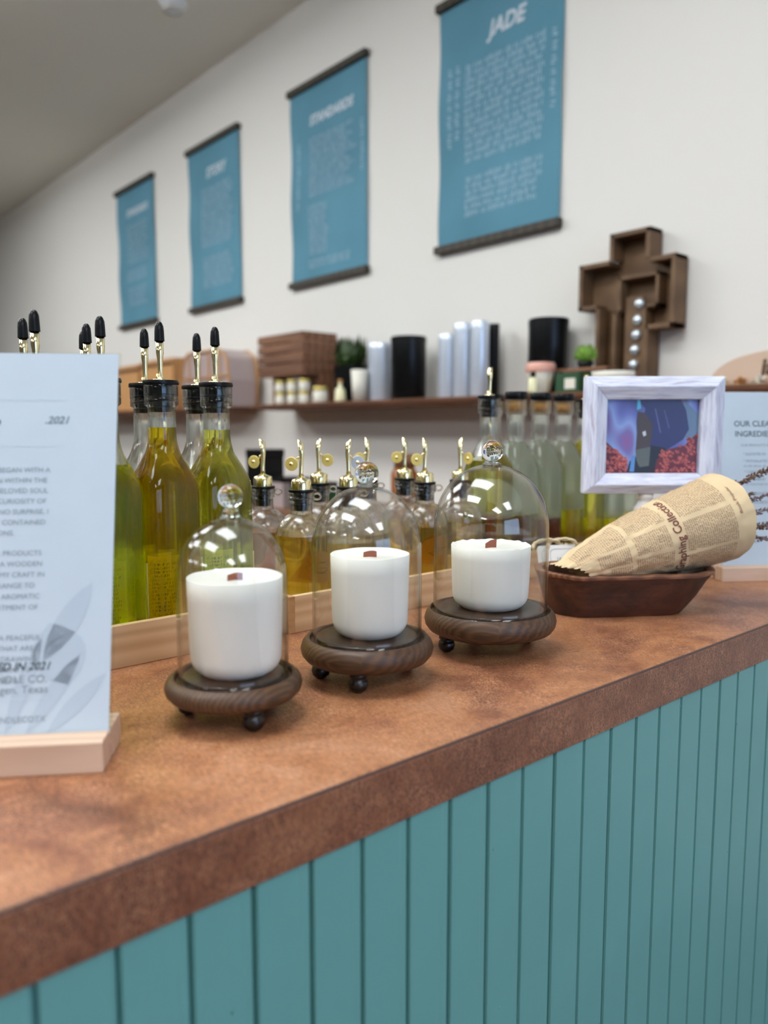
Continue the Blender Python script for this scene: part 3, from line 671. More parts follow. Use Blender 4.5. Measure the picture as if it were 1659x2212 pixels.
tb0.base(tb0.ramp(n_.outputs[0], [(.3, hexc(64, 66, 120)), (.42, hexc(104, 112, 186)), (.52, hexc(136, 158, 214)), (.6, hexc(120, 104, 168)), (.72, hexc(150, 84, 130))]))
ph = box('photograph', (bw-.004, W_-bw+.004, bw*.9-.004, H_-bw+.004, .001, .0025), tb0.m, pf_, bev=0)
ix0, ix1, iy0, iy1 = bw, W_-bw, bw*.9, H_-bw
def FP(u, v): return (ix0+(ix1-ix0)*u, iy0+(iy1-iy0)*v)
def patch(name, poly, rgb, z, smooth=True):
    P = [FP(*p) for p in poly]
    mesh(name, [(x, y, z) for x, y in P], [tuple(range(len(P)))], plain('photo_'+name, rgb, .35), ph)
patch('print_shoulder', [(.84, .99), (1, .8), (1, .42), (.84, .5), (.8, .8)], (104, 128, 158), .0029)
patch('print_hood', [(.34, 1), (.8, 1), (.86, .86), (.9, .6), (.84, .46), (.68, .33), (.52, .25), (.42, .4), (.4, .7), (.42, .88)], (50, 52, 100), .0030)
patch('print_jacket', [(.24, 0), (.62, 0), (.66, .34), (.5, .38), (.36, .24), (.27, .16)], (30, 30, 44), .00305)
patch('print_fold', [(.52, .88), (.535, .88), (.6, .55), (.585, .55)], (92, 96, 150), .00306); patch('print_fold_low', [(.62, .86), (.63, .86), (.69, .62), (.68, .6)], (84, 88, 140), .00306)
patch('print_strap', [(.26, .06), (.3, .2), (.36, .24), (.36, .2), (.31, .16), (.28, .04)], (18, 18, 24), .00307)
patch('print_face', [(.34, .84), (.42, .82), (.5, .68), (.5, .5), (.48, .36), (.42, .12), (.36, .1), (.33, .3), (.34, .55), (.33, .7)], (72, 60, 60), .0031)
patch('print_beard', [(.33, .32), (.49, .36), (.48, .1), (.38, .08), (.34, .18)], (92, 98, 96), .00315)
patch('print_white', [(.395, .56), (.43, .58), (.44, .52), (.41, .5)], (200, 205, 212), .0032)
patch('print_cyan', [(.33, .86), (.375, .88), (.36, 1), (.33, 1)], (90, 180, 220), .00318)
patch('print_tube', [(.27, .02), (.32, .02), (.33, .24), (.29, .24)], (90, 140, 200), .00322)
V, F = [], []
def berry(u, v, r):
    x, y = FP(u, v); k = len(V); q_ = rnd.uniform(.5, 1.3); V.extend([(x+r*cos(a)*.62*cos(q_)-r*sin(a)*sin(q_), y+r*cos(a)*.62*sin(q_)+r*sin(a)*cos(q_), .0033+rnd.random()*.0001) for a in [2*pi*i/7 for i in range(7)]]); F.append(tuple(range(k, k+7)))
for _ in range(150):
    u_ = rnd.uniform(.56, .99); v_ = rnd.uniform(.02, .55)
    if v_ < .1+(u_-.55)*1.05 or (v_ < .3 and u_ > .6): berry(u_, v_, rnd.uniform(.0026, .0040))
for _ in range(70):
    u_ = rnd.uniform(.01, .24); v_ = rnd.uniform(.02, .42-.9*u_)
    berry(u_, v_, rnd.uniform(.0024, .0038))
patch('print_red_ground', [(.54, 0), (.99, 0), (.99, .55), (.86, .38), (.66, .32), (.56, .18)], (104, 34, 44), .0032)
patch('print_red_left', [(0, 0), (.26, 0), (.2, .18), (.1, .32), (0, .44)], (92, 30, 46), .0032)
tb = MT('photo_berries'); n_ = tb.n('ShaderNodeTexNoise', Scale=400); tb.l(tb.co(), n_.inputs['Vector']); tb.base(tb.ramp(n_.outputs[0], [(.35, hexc(126, 46, 56)), (.65, hexc(206, 112, 106))]))
bo = mesh('print_berries', V, F, tb.m, ph); bo['kind'] = 'stuff'
lathe('post', [(0, 0), (.034, 0), (.036, .004), (.030, .009), (.014, .014), (.010, .03), (.0085, .07), (.010, .095), (.007, .102), (.011, .107), (.0155, .114), (.0172, .122), (.0155, .130), (.011, .137), (.0085, .141), (.012, .144), (.012, .152), (0, .152)], 'white_paint', pf_, 32).matrix_local = frame_mat((FRW*.475, -.152, -.002), (1, 0, 0), (0, 0, -1), (0, 1, 0))

# ------------------------------------------------------------ carved bowl
bu, bv = Vector((.82, -.57, 0)).normalized(), Vector((.57, .82, 0)).normalized()
bm_ = frame_mat((.945, .165, ZC), bu, bv, (0, 0, 1))
BW = thing('dough_bowl', 'dark hand carved wooden bowl holding the newspaper bouquet', 'bowl', mat=bm_)
rim = [(-.086, -.062), (.067, -.062), (.109, -.040), (.124, .0), (.118, .035), (.085, .062), (-.085, .062), (-.118, .038), (-.126, .0), (-.116, -.032)]
bot = [(-.078, -.045), (.048, -.043), (.068, -.03), (.075, 0), (.068, .03), (.05, .043), (-.075, .045), (-.100, .03), (-.108, 0), (-.100, -.024)]
def dens(poly, m=6):
    out = []
    for i in range(len(poly)):
        a, b = Vector(poly[i]), Vector(poly[(i+1) % len(poly)])
        for k in range(m): out.append(a.lerp(b, k/m))
    for _ in range(2): out = [(out[i-1]+out[i]*3+out[(i+1) % len(out)])/5 for i in range(len(out))]
    return out
Rm, Bt = dens(rim), dens(bot); n = len(Rm); V = []; F = []
from mathutils import noise as mnoise
lv = [(0, 0), (.03, .002), (.15, .0), (.3, 0), (.45, .0), (.6, 0), (.75, 0), (.88, 0), (.97, 0)]
def wob(p, s=60, a=.0012): return a*mnoise.noise(Vector(p)*s)
for (f, _) in lv:
    for i in range(n):
        q = Bt[i].lerp(Rm[i], f**.9); z = .058*f; d = q.normalized(); w1 = wob((q.x, q.y, z), 45, .0022)+wob((q.x, q.y, z), 120, .001)
        V.append((q.x+d.x*w1, q.y+d.y*w1, z if f > 0 else 0))
nl = len(lv); F += [(j*n+i, j*n+(i+1) % n, (j+1)*n+(i+1) % n, (j+1)*n+i) for j in range(nl-1) for i in range(n)]
F.append(tuple(reversed(range(n))))
mesh('bowl_body', V, F, 'bowl', BW, True).data.set_sharp_from_angle(angle=R(28))
V = []; F = []
lv = [(0, .0535), (-.0012, .0565), (-.0006, .0590), (.005, .0596), (.010, .0572)]
for (ins, z) in lv:
    for i in range(n):
        q = Rm[i]; d = q.normalized(); w1 = wob((q.x, q.y, .05), 45, .0022); V.append((q.x+d.x*(w1-ins)-(0 if z > .057 else d.x*.0004), q.y+d.y*(w1-ins), z+wob((q.x, q.y, 3), 30, .0012)))
F = [(j*n+i, j*n+(i+1) % n, (j+1)*n+(i+1) % n, (j+1)*n+i) for j in range(4) for i in range(n)]
mesh('bowl_rim', V, F, 'rim_wood', BW, True)
V = []; F = []
for f in (.97, .8, .6, .4, .25, .18):
    for i in range(n):
        q = Bt[i].lerp(Rm[i], f); d = q.normalized(); V.append((q.x-d.x*.009, q.y-d.y*.009, .058*f+.0012))
F = [(j*n+(i+1) % n, j*n+i, (j+1)*n+i, (j+1)*n+(i+1) % n) for j in range(5) for i in range(n)]; F.append(tuple(range(5*n, 6*n)))
for i_ in range(len(F)): F[i_] = tuple(reversed(F[i_]))
mesh('bowl_inside', V, F, 'bowl', BW, True)

# ------------------------------------------------------------ newspaper bouquet
A0, A1 = Vector((.846, .190, ZC+.064)), Vector((1.062, .088, ZC+.1275))
ax = (A1-A0).normalized(); LEN = (A1-A0).length
side = ax.cross(Vector((0, 0, 1))).normalized(); upv = side.cross(ax)         # side points towards the viewer (-Y)
BQ = thing('lavender_bouquet', 'dried lavender wrapped in old brown printed newspaper, lying in the carved bowl', 'bouquet', mat=frame_mat(A0, ax, -side, upv))
def rad(s):
    return .0235+.0385*min(1, max(0, s))**.66
def cone(s, ph, off=0):
    """s along the axis in metres, ph angle; ph=0 faces the viewer side"""
    u = s/LEN; r = rad(u)+off
    fl = 1-.52*math.exp(-max(u, 0)*5)
    y, z = -cos(ph)*r, sin(ph)*r*fl
    cr = math.exp(-abs(u)*3.2)*.0030*mnoise.noise(Vector((s*70, ph*3.2, 1)))+.0016*mnoise.noise(Vector((s*34, ph*2.1, 5)))+.0008*mnoise.noise(Vector((s*90, ph*5, 9)))
    cr += .0011*(1-2*abs(mnoise.noise(Vector((s*26, ph*2.6, 12))))**.5)*(.4+math.exp(-abs(u)*1.5))
    fold = -.0022*math.exp(-((ph+.35-u*.5)/.10)**2)*math.exp(-u*2.2)
    y += -cos(ph)*(cr+fold); z += sin(ph)*(cr+fold)
    return (s, y, z)
V, F = [], []; NS, NP = 90, 150; PH0, PH1 = -2.2, -2.2+2*pi*1.13
for j in range(NP+1):
    ph = PH0+(PH1-PH0)*j/NP; spiral = .0007*(j/NP)
    e1 = LEN+.002+.014*cos(ph-.55)-(.010 if j > NP*.0 else 0)+.001*sin(9*ph); e0 = .006-.022*sin(ph-.15)+.0014*(1 if int(j/3) % 2 else -1)+.0015*sin(5*ph)
    for i in range(NS+1):
        V.append(cone(e0+(e1-e0)*i/NS, ph, spiral))
for j in range(NP):
    for i in range(NS):
        a = j*(NS+1)+i; F.append((a, a+NS+1, a+NS+2, a+1))
wrap = mesh('paper_wrap', V, F, 'news', BQ, True)
def pmap(x, y, z):   # print plane: x along the axis, y around the cone (metres at r=.047)
    ph = y/.047; s = x
    return cone(s, ph, .0011+z)
# print: text lines run around the cone, columns side by side along the axis
def around(rs): return [(b, a, d, c) for (a, b, c, d) in rs]
blk = []
def block(s0, s1, p0, p1, seed, rowh=.0029):
    g = glyphs(0, (p1-p0)*.047, 0, s1-s0, rowh, seed, .5)
    # rows stack along the axis; letters advance around the cone (downwards)
    return [(s0+b, p1*.047-c, s0+d, p1*.047-a) for (a, b, c, d) in g]
rs = []
rs += block(.150, .222, .62, 1.9, 11); rs += block(.150, .224, -.28, .52, 12); rs += block(.150, .222, -1.35, -.36, 13); 
rs += block(.078, .132, .75, 1.9, 14); rs += block(.080, .131, -.02, .62, 15); rs += block(.078, .132, -.72, -.12, 16); rs += block(.078, .132, -1.5, -.82, 21)
rs += block(.002, .074, .5, 1.5, 17); rs += block(.030, .074, -.22, .42, 18); rs += block(.045, .074, -1.2, -.3, 19)
rects('newsprint_text', rs, 'news_ink', BQ, .0, pmap)
V_, F_ = textmesh('l Graphing Collection', .0158, 'LEFT', 0, .0002)
mesh('newsprint_headline', [pmap(.1475-v[1], -1.02*.047+v[0]*.86, .0001) for v in V_], F_, 'brown_ink', BQ)
rects('print_rule', [(.2265, -.06, .2268, .085)]+[(.1325, .035, .1328, .05), (.12, .035, .1325, .0353), (.12, -.035, .1325, -.0347), (.005, -.03, .0052, -.01)], 'brown_ink', BQ, .0001, pmap)
V_, F_ = textmesh('Book Popular', .006, 'LEFT'); mesh('edge_lettering', [pmap(.2345-v[1], .012+v[0], .0001) for v in V_], F_, 'news_ink', BQ)
# lavender
for k, (yy, zz, dy, dz, ln) in enumerate([(-.004, .036, -.15, .16, .105), (.018, .028, -.1, .10, .115), (-.022, .004, -.05, -.12, .115), (-.012, -.012, 0, -.28, .110), (.010, -.02, .1, -.2, .12), (-.03, -.024, .03, -.33, .11), (.022, .004, .2, .0, .11), (-.004, .012, -.05, -.02, .12)]):
    p0 = Vector((.12, yy*.4, zz*.4)); p1 = Vector((LEN-.012, yy, zz)); dr_ = Vector((1, dy, dz)).normalized(); p2 = p1+dr_*ln
    sg = tube('lavender_stem', [p0, p1, p1.lerp(p2, .5), p2], [.0009, .0009, .0007, .0005], 'lav2', BQ, 6)
    V, F = [], []; rr = random.Random(k)
    nb = 16
    for i in range(nb):
        u_ = .08+.92*i/nb; c0 = p1.lerp(p2, u_)
        for j in range(6):
            a = rr.uniform(0, 6.28); rd_ = .0022*(1.35-.7*u_)
            pp = c0+Vector((rr.uniform(-.0015, .0015), cos(a)*rd_*1.4, sin(a)*rd_*1.4))
            v, f = lathevf([(0, -.0022), (.0014, -.0006), (.0011, .0012), (0, .0026)], 6)
            q = Vector((1, cos(a)*.7, sin(a)*.7)).to_track_quat('Z', 'Y'); kk = len(V)
            V += [tuple(pp+q @ Vector(x)) for x in v]; F += [tuple(w_+kk for w_ in f_) for f_ in f]
    b_ = mesh('lavender_buds', V, F, 'lav' if k % 3 else 'lav2', sg, True); b_['kind'] = 'stuff'

# ------------------------------------------------------------ scented tags in a clear bag, in the bowl behind the bouquet
vw = Vector((.82, -.57, 0)).normalized(); vb = Vector((.57, .82, 0)).normalized()
def tagcard(label, o, rz, lean, w_, h_, name=True, cord=True):
    x = Vector((cos(rz), sin(rz), 0)); v = Vector((-x.y, x.x, 0)); upn = (Vector((0, 0, 1))*cos(lean)+v*sin(lean)).normalized()
    t = thing('scent_tag', label, 'tag', mat=frame_mat(o, x, upn, x.cross(upn)), group='white scent tags in the clear bag')
    poly = []
    for cx, cy, a0 in ((w_-.005, .005, -90), (w_-.005, h_-.005, 0), (.005, h_-.005, 90), (.005, .005, 180)):
        for k in range(5): a = R(a0+k*22.5); poly.append((cx+.005*cos(a), cy+.005*sin(a)))
    prism('tag_body', poly, -.0022, 0, 'white_paint', t, .0005)
    pts = []
    for cx, cy, a0 in ((w_-.013, .013, -90), (w_-.013, h_-.013, 0), (.013, h_-.013, 90), (.013, .013, 180)):
        for k in range(5): a = R(a0+k*22.5); pts.append((cx+.007*cos(a), cy+.007*sin(a), .0002))
    v_, f_ = tubevf(pts+[pts[0]], .0003, 5, False); mesh('tag_border', v_, f_, 'ink_soft', t)
    if name: lettering('tag_text', [('JADE', .0085, w_*.5, h_*.52, 'CENTER')], 'ink', t, .0002)
    if cord:
        pts = [(w_*.5+.022*cos(a)*1.0, h_-.004+.012*sin(a), .001+.004*sin(2*a)) for a in [pi*k/14 for k in range(15)]]
        for s_ in (0, pi):
            q = [(p[0]+.0012*cos(i*1.3+s_), p[1]+.0012*sin(i*1.3+s_), p[2]+.0012*sin(i*1.3+s_)) for i, p in enumerate(pts)]
            tube('cord', q, .0019, 'rope', t, 8)
    return t
rzv = math.atan2(-.57, .82)
tagcard('white scent tag with JA visible and twine loop, in front in the clear bag', (.897, .258, ZC+.034), rzv+.05, .30, .050, .050)
tagcard('white scent tag turned sideways at the left of the clear bag', (.890, .268, ZC+.046), rzv+.25, .25, .030, .036, False)
tagcard('white scent tag with its corner just above the newspaper', (.954, .214, ZC+.034), rzv+.05, .28, .05, .052, False)
V, F = [], []
NX, NY = 14, 8
bag = thing('clear_bag', 'crinkled clear plastic bag around the white tags, behind the newspaper', 'bag', mat=frame_mat((.890, .302, ZC+.052), vw, (0, 0, 1), -vb))
for i in range(NX+1):
    for j in range(NY+1):
        V.append((.125*i/NX, .040*j/NY+.003*mnoise.noise(Vector((i*.6, j*.4, 0))), .004*mnoise.noise(Vector((i*.8, j*.7, 3)))+.002))
F = [(i*(NY+1)+j, (i+1)*(NY+1)+j, (i+1)*(NY+1)+j+1, i*(NY+1)+j+1) for i in range(NX) for j in range(NY)]
mesh('bag_film', V, F, 'film', bag, True)
tuft = []
V, F = [], []
for k in range(60):
    a = rnd.uniform(-1.2, 1.2); b_ = rnd.uniform(-.6, .6); p = Vector((0, 0, 0)); q = Vector((sin(a), cos(a), sin(b_)))*rnd.uniform(.006, .010)
    v, f = tubevf([p, q*.6, q], [.0006, .0005, .0003], 4); kk = len(V); V += v; F += [tuple(i+kk for i in g) for g in f]
tf = mesh('cord_tuft', V, F, 'rope', bag, True, loc=(.062, .022, .008)); tf['kind'] = 'stuff'

# ------------------------------------------------------------ wall posters
def poster(yc, label, heading, hx, hsz, blocks, sides, seed):
    t = thing('wall_poster', label, 'poster', mat=frame_mat((XW-.001, yc, 2.26), (0, -1, 0), (0, 0, 1), (-1, 0, 0)), group='teal hanging posters on the wall')
    hw, hz = .2565, .405; V, F = [], []; NX, NY = 8, 40
    for j in range(NY+1):
        for i in range(NX+1):
            x = -hw+2*hw*i/NX; y = -hz+2*hz*j/NY; V.append((x, y, .008+.0035*sin(y*16+seed+x*2)*(1-abs(y/hz)**6)))
    F = [(j*(NX+1)+i, j*(NX+1)+i+1, (j+1)*(NX+1)+i+1, (j+1)*(NX+1)+i) for j in range(NY) for i in range(NX)]
    mesh('cloth', V, F, 'poster', t, True)
    for s_, nm in ((1, 'top_rail'), (-1, 'bottom_rail')):
        box(nm, (-hw-.008, hw+.008, s_*(hz-.009)-.013, s_*(hz-.009)+.013, .001, .026), 'rail_wood', t, bev=.002)
    wv = lambda x, y, z: (x, y, .0088+z+.0035*sin(y*16+seed+x*2)*(1-abs(y/hz)**6))
    lettering('heading', [(heading, hsz, hx, .235, 'CENTER', .25, .0022)], 'cloth_white', t, .0006, wv)
    g = []
    for (x0, x1, y0, y1, rg) in blocks: g += glyphs(x0, x1, y0, y1, .0225 if seed != 3 else .0185, seed, .62, rg)
    rects('body_text', g, 'cloth_pale', t, .0005, wv)
    g = []
    for (x, y0, y1) in sides: g += [(x+b, y1-c, x+d, y1-a) for (a, b, c, d) in glyphs(0, y1-y0, 0, .026, .024, seed+5, .6)]
    if g: rects('side_text', g, 'cloth_pale', t, .0005, wv)
poster(1.3205, 'largest teal poster headed JADE, nearest the wooden cross', 'JADE', .035, .066, [(-.135, .2, -.15, .185, .0), (-.131, .195, -.315, -.17, .08)], [(-.216, -.075, .19), (-.18, -.05, .19), (.215, -.065, .17)], 1)
poster(2.2235, 'teal poster with long heading and stepped text, second from the cross', 'STANDARDS', .03, .050, [(-.122, .193, -.06, .19, .25), (-.127, .02, -.30, -.08, .3), (-.13, .165, -.34, -.30, .1)], [(-.21, -.1, .18), (.215, -.03, .17)], 3)
poster(3.166, 'teal poster with short heading, third from the cross', 'STORY', .03, .062, [(-.122, .2, -.10, .195, .1), (-.118, .192, -.32, -.14, .1)], [], 2)
poster(4.10, 'smallest looking teal poster, furthest along the wall from the cross', 'STANDARDS', .035, .05, [(-.122, .19, -.05, .19, .15), (-.12, .17, -.15, -.07, .2), (-.12, .16, -.3, -.17, .2)], [], 4)

# ------------------------------------------------------------ wall shelves
SZ = 1.348
def live_shelf(y0, y1, label, seed):
    V, F = [], []; n = 40
    for i in range(n+1):
        y = y0+(y1-y0)*i/n; wv_ = .010*mnoise.noise(Vector((y*3, seed, 0))); th = .020+.004*mnoise.noise(Vector((y*5, seed, 2)))
        for (x, z) in ((XW-.226+wv_, SZ-.003), (XW-.220+wv_, SZ), (XW, SZ), (XW, SZ-.022), (XW-.215+wv_, SZ-th), (XW-.224+wv_, SZ-th*.6)): V.append((x, y, z))
    F = [(i*6+k, i*6+(k+1) % 6, (i+1)*6+(k+1) % 6, (i+1)*6+k) for i in range(n) for k in range(6)]+[tuple(range(6)), tuple(reversed(range(n*6, n*6+6)))]
    o = mesh('wall_shelf', V, F, 'shelf_wood'); recalc(o); return tag(o, label, 'shelf', 'brown wall shelves')
live_shelf(.12, 2.49, 'brown live edge wall shelf carrying the black canisters and the cross', 1)
live_shelf(2.80, 4.9, 'brown wall shelf carrying the baskets, furthest along the wall', 2)
XS = XW-.115
def cy(y, x): return -.42+(y+.42)*x/1.88
def can(y0, y1, z1, label, mat, x=XS, seg=40, cat='canister', lid=None, group=None, name='canister'):
    y = (y0+y1)/2; r = abs(y1-y0)*(.39 if mat == 'silver' else .355); h = z1-SZ
    t = thing(name, label, cat, (x, y, SZ), group=group)
    lathe('body', [(0, 0), (r*.96, 0), (r, .004), (r, h*.9), (0, h*.9)], mat, t, seg, auto=40)
    lathe('lid', [(0, h*.9), (r*1.02, h*.9), (r*1.02, h*.985), (r*.97, h), (0, h)], lid or mat, t, seg, auto=40)
    return t
can(1.527, 1.701, 1.566, 'large glossy black canister on the shelf between silver tins', 'matte_black')
can(.953, 1.118, 1.570, 'large glossy black canister on the shelf behind the rose lidded jar', 'matte_black', x=XS+.03)
can(1.70, 1.822, 1.555, 'silver tin on the shelf left of the first black canister', 'silver', group='silver tins')
can(1.386, 1.462, 1.557, 'shorter silver tin right of the first black canister', 'silver', group='silver tins')
can(1.314, 1.392, 1.585, 'tall silver tin, middle of the three beside each other', 'silver', group='silver tins')
can(1.243, 1.318, 1.585, 'tall silver tin nearest the second black canister', 'silver', group='silver tins')
o = can(1.25, 1.30, 1.582, 'narrow dark bottle standing beside the silver tins', 'matte_black', x=XS+.06, cat='bottle', name='dark_bottle')
# rose lidded jar
t = thing('candle_jar', 'white tapered jar with a rose coloured lid, in front of the black canister', 'jar', (XS-.07, cy(1.047, XS-.07), SZ))
lathe('body', [(0, 0), (.026, 0), (.030, .01), (.037, .052), (.038, .06), (0, .06)], 'cream', t, 36, auto=40)
lathe('lid', [(0, .06), (.041, .06), (.043, .066), (.042, .078), (.038, .086), (0, .088)], 'pinklid', t, 36, auto=40)
for y, x, lb in ((1.075, -.134, 'small amber vial in front of the rose lidded jar'), (.975, -.07, 'small amber vial right of the rose lidded jar')):
    t = thing('glass_vial', lb, 'vial', (XS+x, cy(y, XS+x), SZ), group='small amber vials')
    lathe('body', [(0, 0), (.012, 0), (.013, .004), (.013, .034), (.007, .042), (0, .042)], 'honey' if 'honey' in M else 'label', t, 20)
    lathe('cap', [(0, .042), (.008, .042), (.008, .058), (0, .058)], 'matte_black', t, 20)
# green box, cactus, dish
t = thing('soap_box', 'dark green box with a white label, right of the black canister', 'box', (XS-.07, cy(.93, XS-.07), SZ)); box('carton', (-.03, .03, -.038, .038, 0, .052), 'box_green', t); box('label', (-.031, -.0301, -.028, .006, .008, .036), 'cream', t, bev=0)
t = thing('wooden_riser', 'small dark wooden riser on the shelf under the green plant', 'riser', (XS, .86, SZ)); box('top_board', (-.04, .02, -.07, .09, .058, .068), 'shelf_wood', t); box('leg', (-.035, .018, -.065, -.055, 0, .058), 'shelf_wood', t); box('leg', (-.035, .018, .075, .085, 0, .058), 'shelf_wood', t)
t = thing('ball_plant', 'small round bright green plant in front of the wooden cross', 'plant', (XS-.012, .875, SZ+.068)); lathe('pot', [(0, 0), (.018, 0), (.024, .018), (0, .018)], 'matte_black', t, 24)
V, F = [], []
for k in range(160):
    a, b_ = rnd.uniform(0, 6.28), math.acos(rnd.uniform(-.4, 1)); d = Vector((sin(b_)*cos(a), sin(b_)*sin(a), cos(b_))); c0 = Vector((0, 0, .036))+d*.026
    s1 = d.orthogonal().normalized()*.006; s2 = d*.007; kk = len(V); V += [tuple(c0-s1), tuple(c0+s2*.4-d.cross(s1)*.5), tuple(c0+s1), tuple(c0+s2)]; F.append((kk, kk+1, kk+2, kk+3))
q = mesh('foliage', V, F, 'lgreen', t); q['kind'] = 'stuff'
lathe('core', [(0, .012), (.020, .022), (.026, .036), (.018, .054), (0, .06)], 'lgreen', t, 20)
t = thing('white_dish', 'low white dish in front of the foot of the wooden cross', 'dish', (XS-.10, cy(.80, XS-.10), SZ)); lathe('dish_body', [(0, 0), (.03, 0), (.05, .03), (.054, .046), (.051, .046), (.045, .03), (.02, .006), (0, .006)], 'cream', t, 36); lathe('foot_ring', [(.02, -.0), (.03, 0), (.03, .003), (.02, .003)], 'cream', t, 24, closed=True)
# plant in black box
t = thing('potted_plant', 'dark green plant in a black pot on the shelf, beside the wooden crate', 'plant', (XS+.035, 1.985, SZ))
lathe('pot', [(0, 0), (.06, 0), (.066, .12), (.067, .14), (.06, .14), (.055, .12), (0, .12)], 'matte_black', t, 36, auto=40)
lathe('soil', [(0, .13), (.061, .13)], 'walnut', t, 24)
V, F = [], []
for k in range(190):
    a = rnd.uniform(0, 6.28); h = rnd.uniform(.06, .16); rr = rnd.uniform(.01, .09); p0 = Vector((cos(a)*rr*.4, sin(a)*rr*.4, .13)); p1 = Vector((cos(a)*rr*.5, sin(a)*rr, .12+h*.9)); wd = Vector((-sin(a), cos(a), 0))*.011
    if sin(a) < 0 and h > .15: h = .2
    md = p0.lerp(p1, .6)+Vector((cos(a)*.012, sin(a)*.012, .0)); kk = len(V); V += [tuple(p0), tuple(md-wd), tuple(p1), tuple(md+wd)]; F.append((kk, kk+1, kk+2, kk+3))
q = mesh('foliage', V, F, 'green', t); q['kind'] = 'stuff'
can(1.80, 1.868, 1.55, 'teal ceramic vase behind the frosted cup', 'tealglass', x=XS+.05, cat='vase', name='ceramic_vase')
t = thing('frosted_cup', 'frosted cream tumbler in front of the dark plant', 'cup', (XS-.07, cy(1.90, XS-.07), SZ)); lathe('body', [(0, 0), (.025, 0), (.031, .112), (.029, .112), (.023, .006), (0, .006)], 'cream', t, 36); 
t = thing('amber_vial', 'small round amber bottle between the gold lidded jar and the cup', 'bottle', (XS-.07, cy(2.02, XS-.07), SZ)); lathe('body', [(0, 0), (.020, 0), (.021, .01), (.018, .045), (.007, .058), (.007, .07), (0, .07)], 'label', t, 24); lathe('cap', [(0, .07), (.009, .07), (.009, .083), (0, .083)], 'kraft', t, 24)
# slatted wooden crate with bottles
t = thing('wooden_crate', 'small rustic brown slatted crate on the shelf beside the dark plant', 'crate', (XS+.0, 2.30, SZ+.124))
for i in range(4): box('slat', (-.085, -.078, -.165, .165, .004+i*.040, .038+i*.040), 'shelf_wood', t, bev=.001)
for i in range(4): box('slat', (.078, .085, -.165, .165, .004+i*.040, .038+i*.040), 'shelf_wood', t, bev=.001)
for i in range(4): box('slat', (-.078, .078, -.165, -.158, .004+i*.040, .038+i*.040), 'shelf_wood', t, bev=.001)
for i in range(4): box('slat', (-.078, .078, .158, .165, .004+i*.040, .038+i*.040), 'shelf_wood', t, bev=.001)
box('crate_bottom', (-.078, .078, -.158, .158, .0, .005), 'shelf_wood', t)
t2 = thing('crate_stand', 'low dark wooden stand under the rustic crate', 'stand', (XS, 2.30, SZ)); box('top_board', (-.085, .085, -.17, .17, .115, .124), 'shelf_wood', t2); box('leg', (-.01, .085, -.17, -.155, 0, .115), 'shelf_wood', t2); box('leg', (-.01, .085, .155, .17, 0, .115), 'shelf_wood', t2)
j0 = None
for row in range(2):
    for i in range(3):
        lb = '%s white jar with gold lid under the crate, %s' % (('bottom', 'stacked')[row], ('left of three', 'middle of three', 'right of three')[i])
        p = (XS-.062, cy(2.44-i*.089, XS-.062), SZ+row*.0492)
        if j0 is None:
            j0 = thing('lidded_jar', lb, 'jar', p, group='white jars with gold lids'); lathe('body', [(0, 0), (.020, 0), (.0225, .004), (.0225, .032), (.020, .035), (0, .035)], 'cream', j0, 28); lathe('lid', [(0, .035), (.021, .035), (.021, .048), (0, .049)], 'gold_satin', j0, 28)
        else: copy_tree(j0, lb, 'white jars with gold lids', p)
q = copy_tree(j0, 'single larger white jar with gold lid right of the stacked jars', 'white jars with gold lids', (XS-.062, cy(2.15, XS-.062), SZ)); q.scale = (1.35, 1.35, 1.3)
# baskets and tumblers on the far shelf
def basket(y0, y1, h, label, mat):
    t = thing('paper_basket', label, 'basket', (XS, (y0+y1)/2, SZ), group='tan baskets'); L_ = (y1-y0)/2
    P = [(-.08, -L_), (.08, -L_), (.08, L_), (-.08, L_)]; V = []
    for z, f in ((0, .9), (h*.5, .96), (h, 1.04)):
        V += [(x*f, y*f, z+(0.012*abs(y/L_) if z == h else 0)) for x, y in P]
    for z, f in ((h, 1.0), (.01, .86)): V += [(x*f, y*f, z) for x, y in P]
    F = [(3, 2, 1, 0)]+[(j*4+i, j*4+(i+1) % 4, (j+1)*4+(i+1) % 4, (j+1)*4+i) for j in range(4) for i in range(4)]+[(16, 17, 18, 19)]
    recalc(mesh('basket_body', V, F, mat, t), .002); box('basket_rim', (-.09, -.084, -L_*1.05, L_*1.05, h-.02, h-.008), 'shelf_wood', t); return t
basket(3.28, 3.66, .245, 'tan paper basket on the far shelf, behind the amber bottle', 'kraft')
basket(3.70, 4.14, .235, 'tan paper basket on the far shelf, behind the white sign corner', 'kraft')
t = thing('wire_basket', 'rounded wire basket lined with mauve cloth on the far shelf', 'basket', (XS, 2.965, SZ))
V = []; arch = [(-.225, 0), (.225, 0), (.235, .12), (.215, .225), (.15, .262), (-.15, .262), (-.215, .225), (-.235, .12)]
o = prism('cloth_lining', arch, -.07, .07, 'mauve', t, .01); o.matrix_local = frame_mat((0, 0, 0), (0, -1, 0), (0, 0, 1), (-1, 0, 0))
for x in (-.075, .075):
    tube('wire_rim', [(x, -a, b) for a, b in arch+[arch[0]]], .006, 'kraft', t, 8)
for y in (-.15, -.05, .05, .15): tube('wire_bar', [(-.076, y, .0), (-.076, y, .25)], .004, 'kraft', t, 6)
for z in (.07, .14): tube('wire_bar', [(-.076, -.225, z), (-.076, .225, z)], .004, 'kraft', t, 6)
can(2.84, 2.92, SZ+.08, 'small white tub with brown lid in front of the wire basket', 'cream', x=XS-.13, cat='tub', lid='amber', name='small_tub')

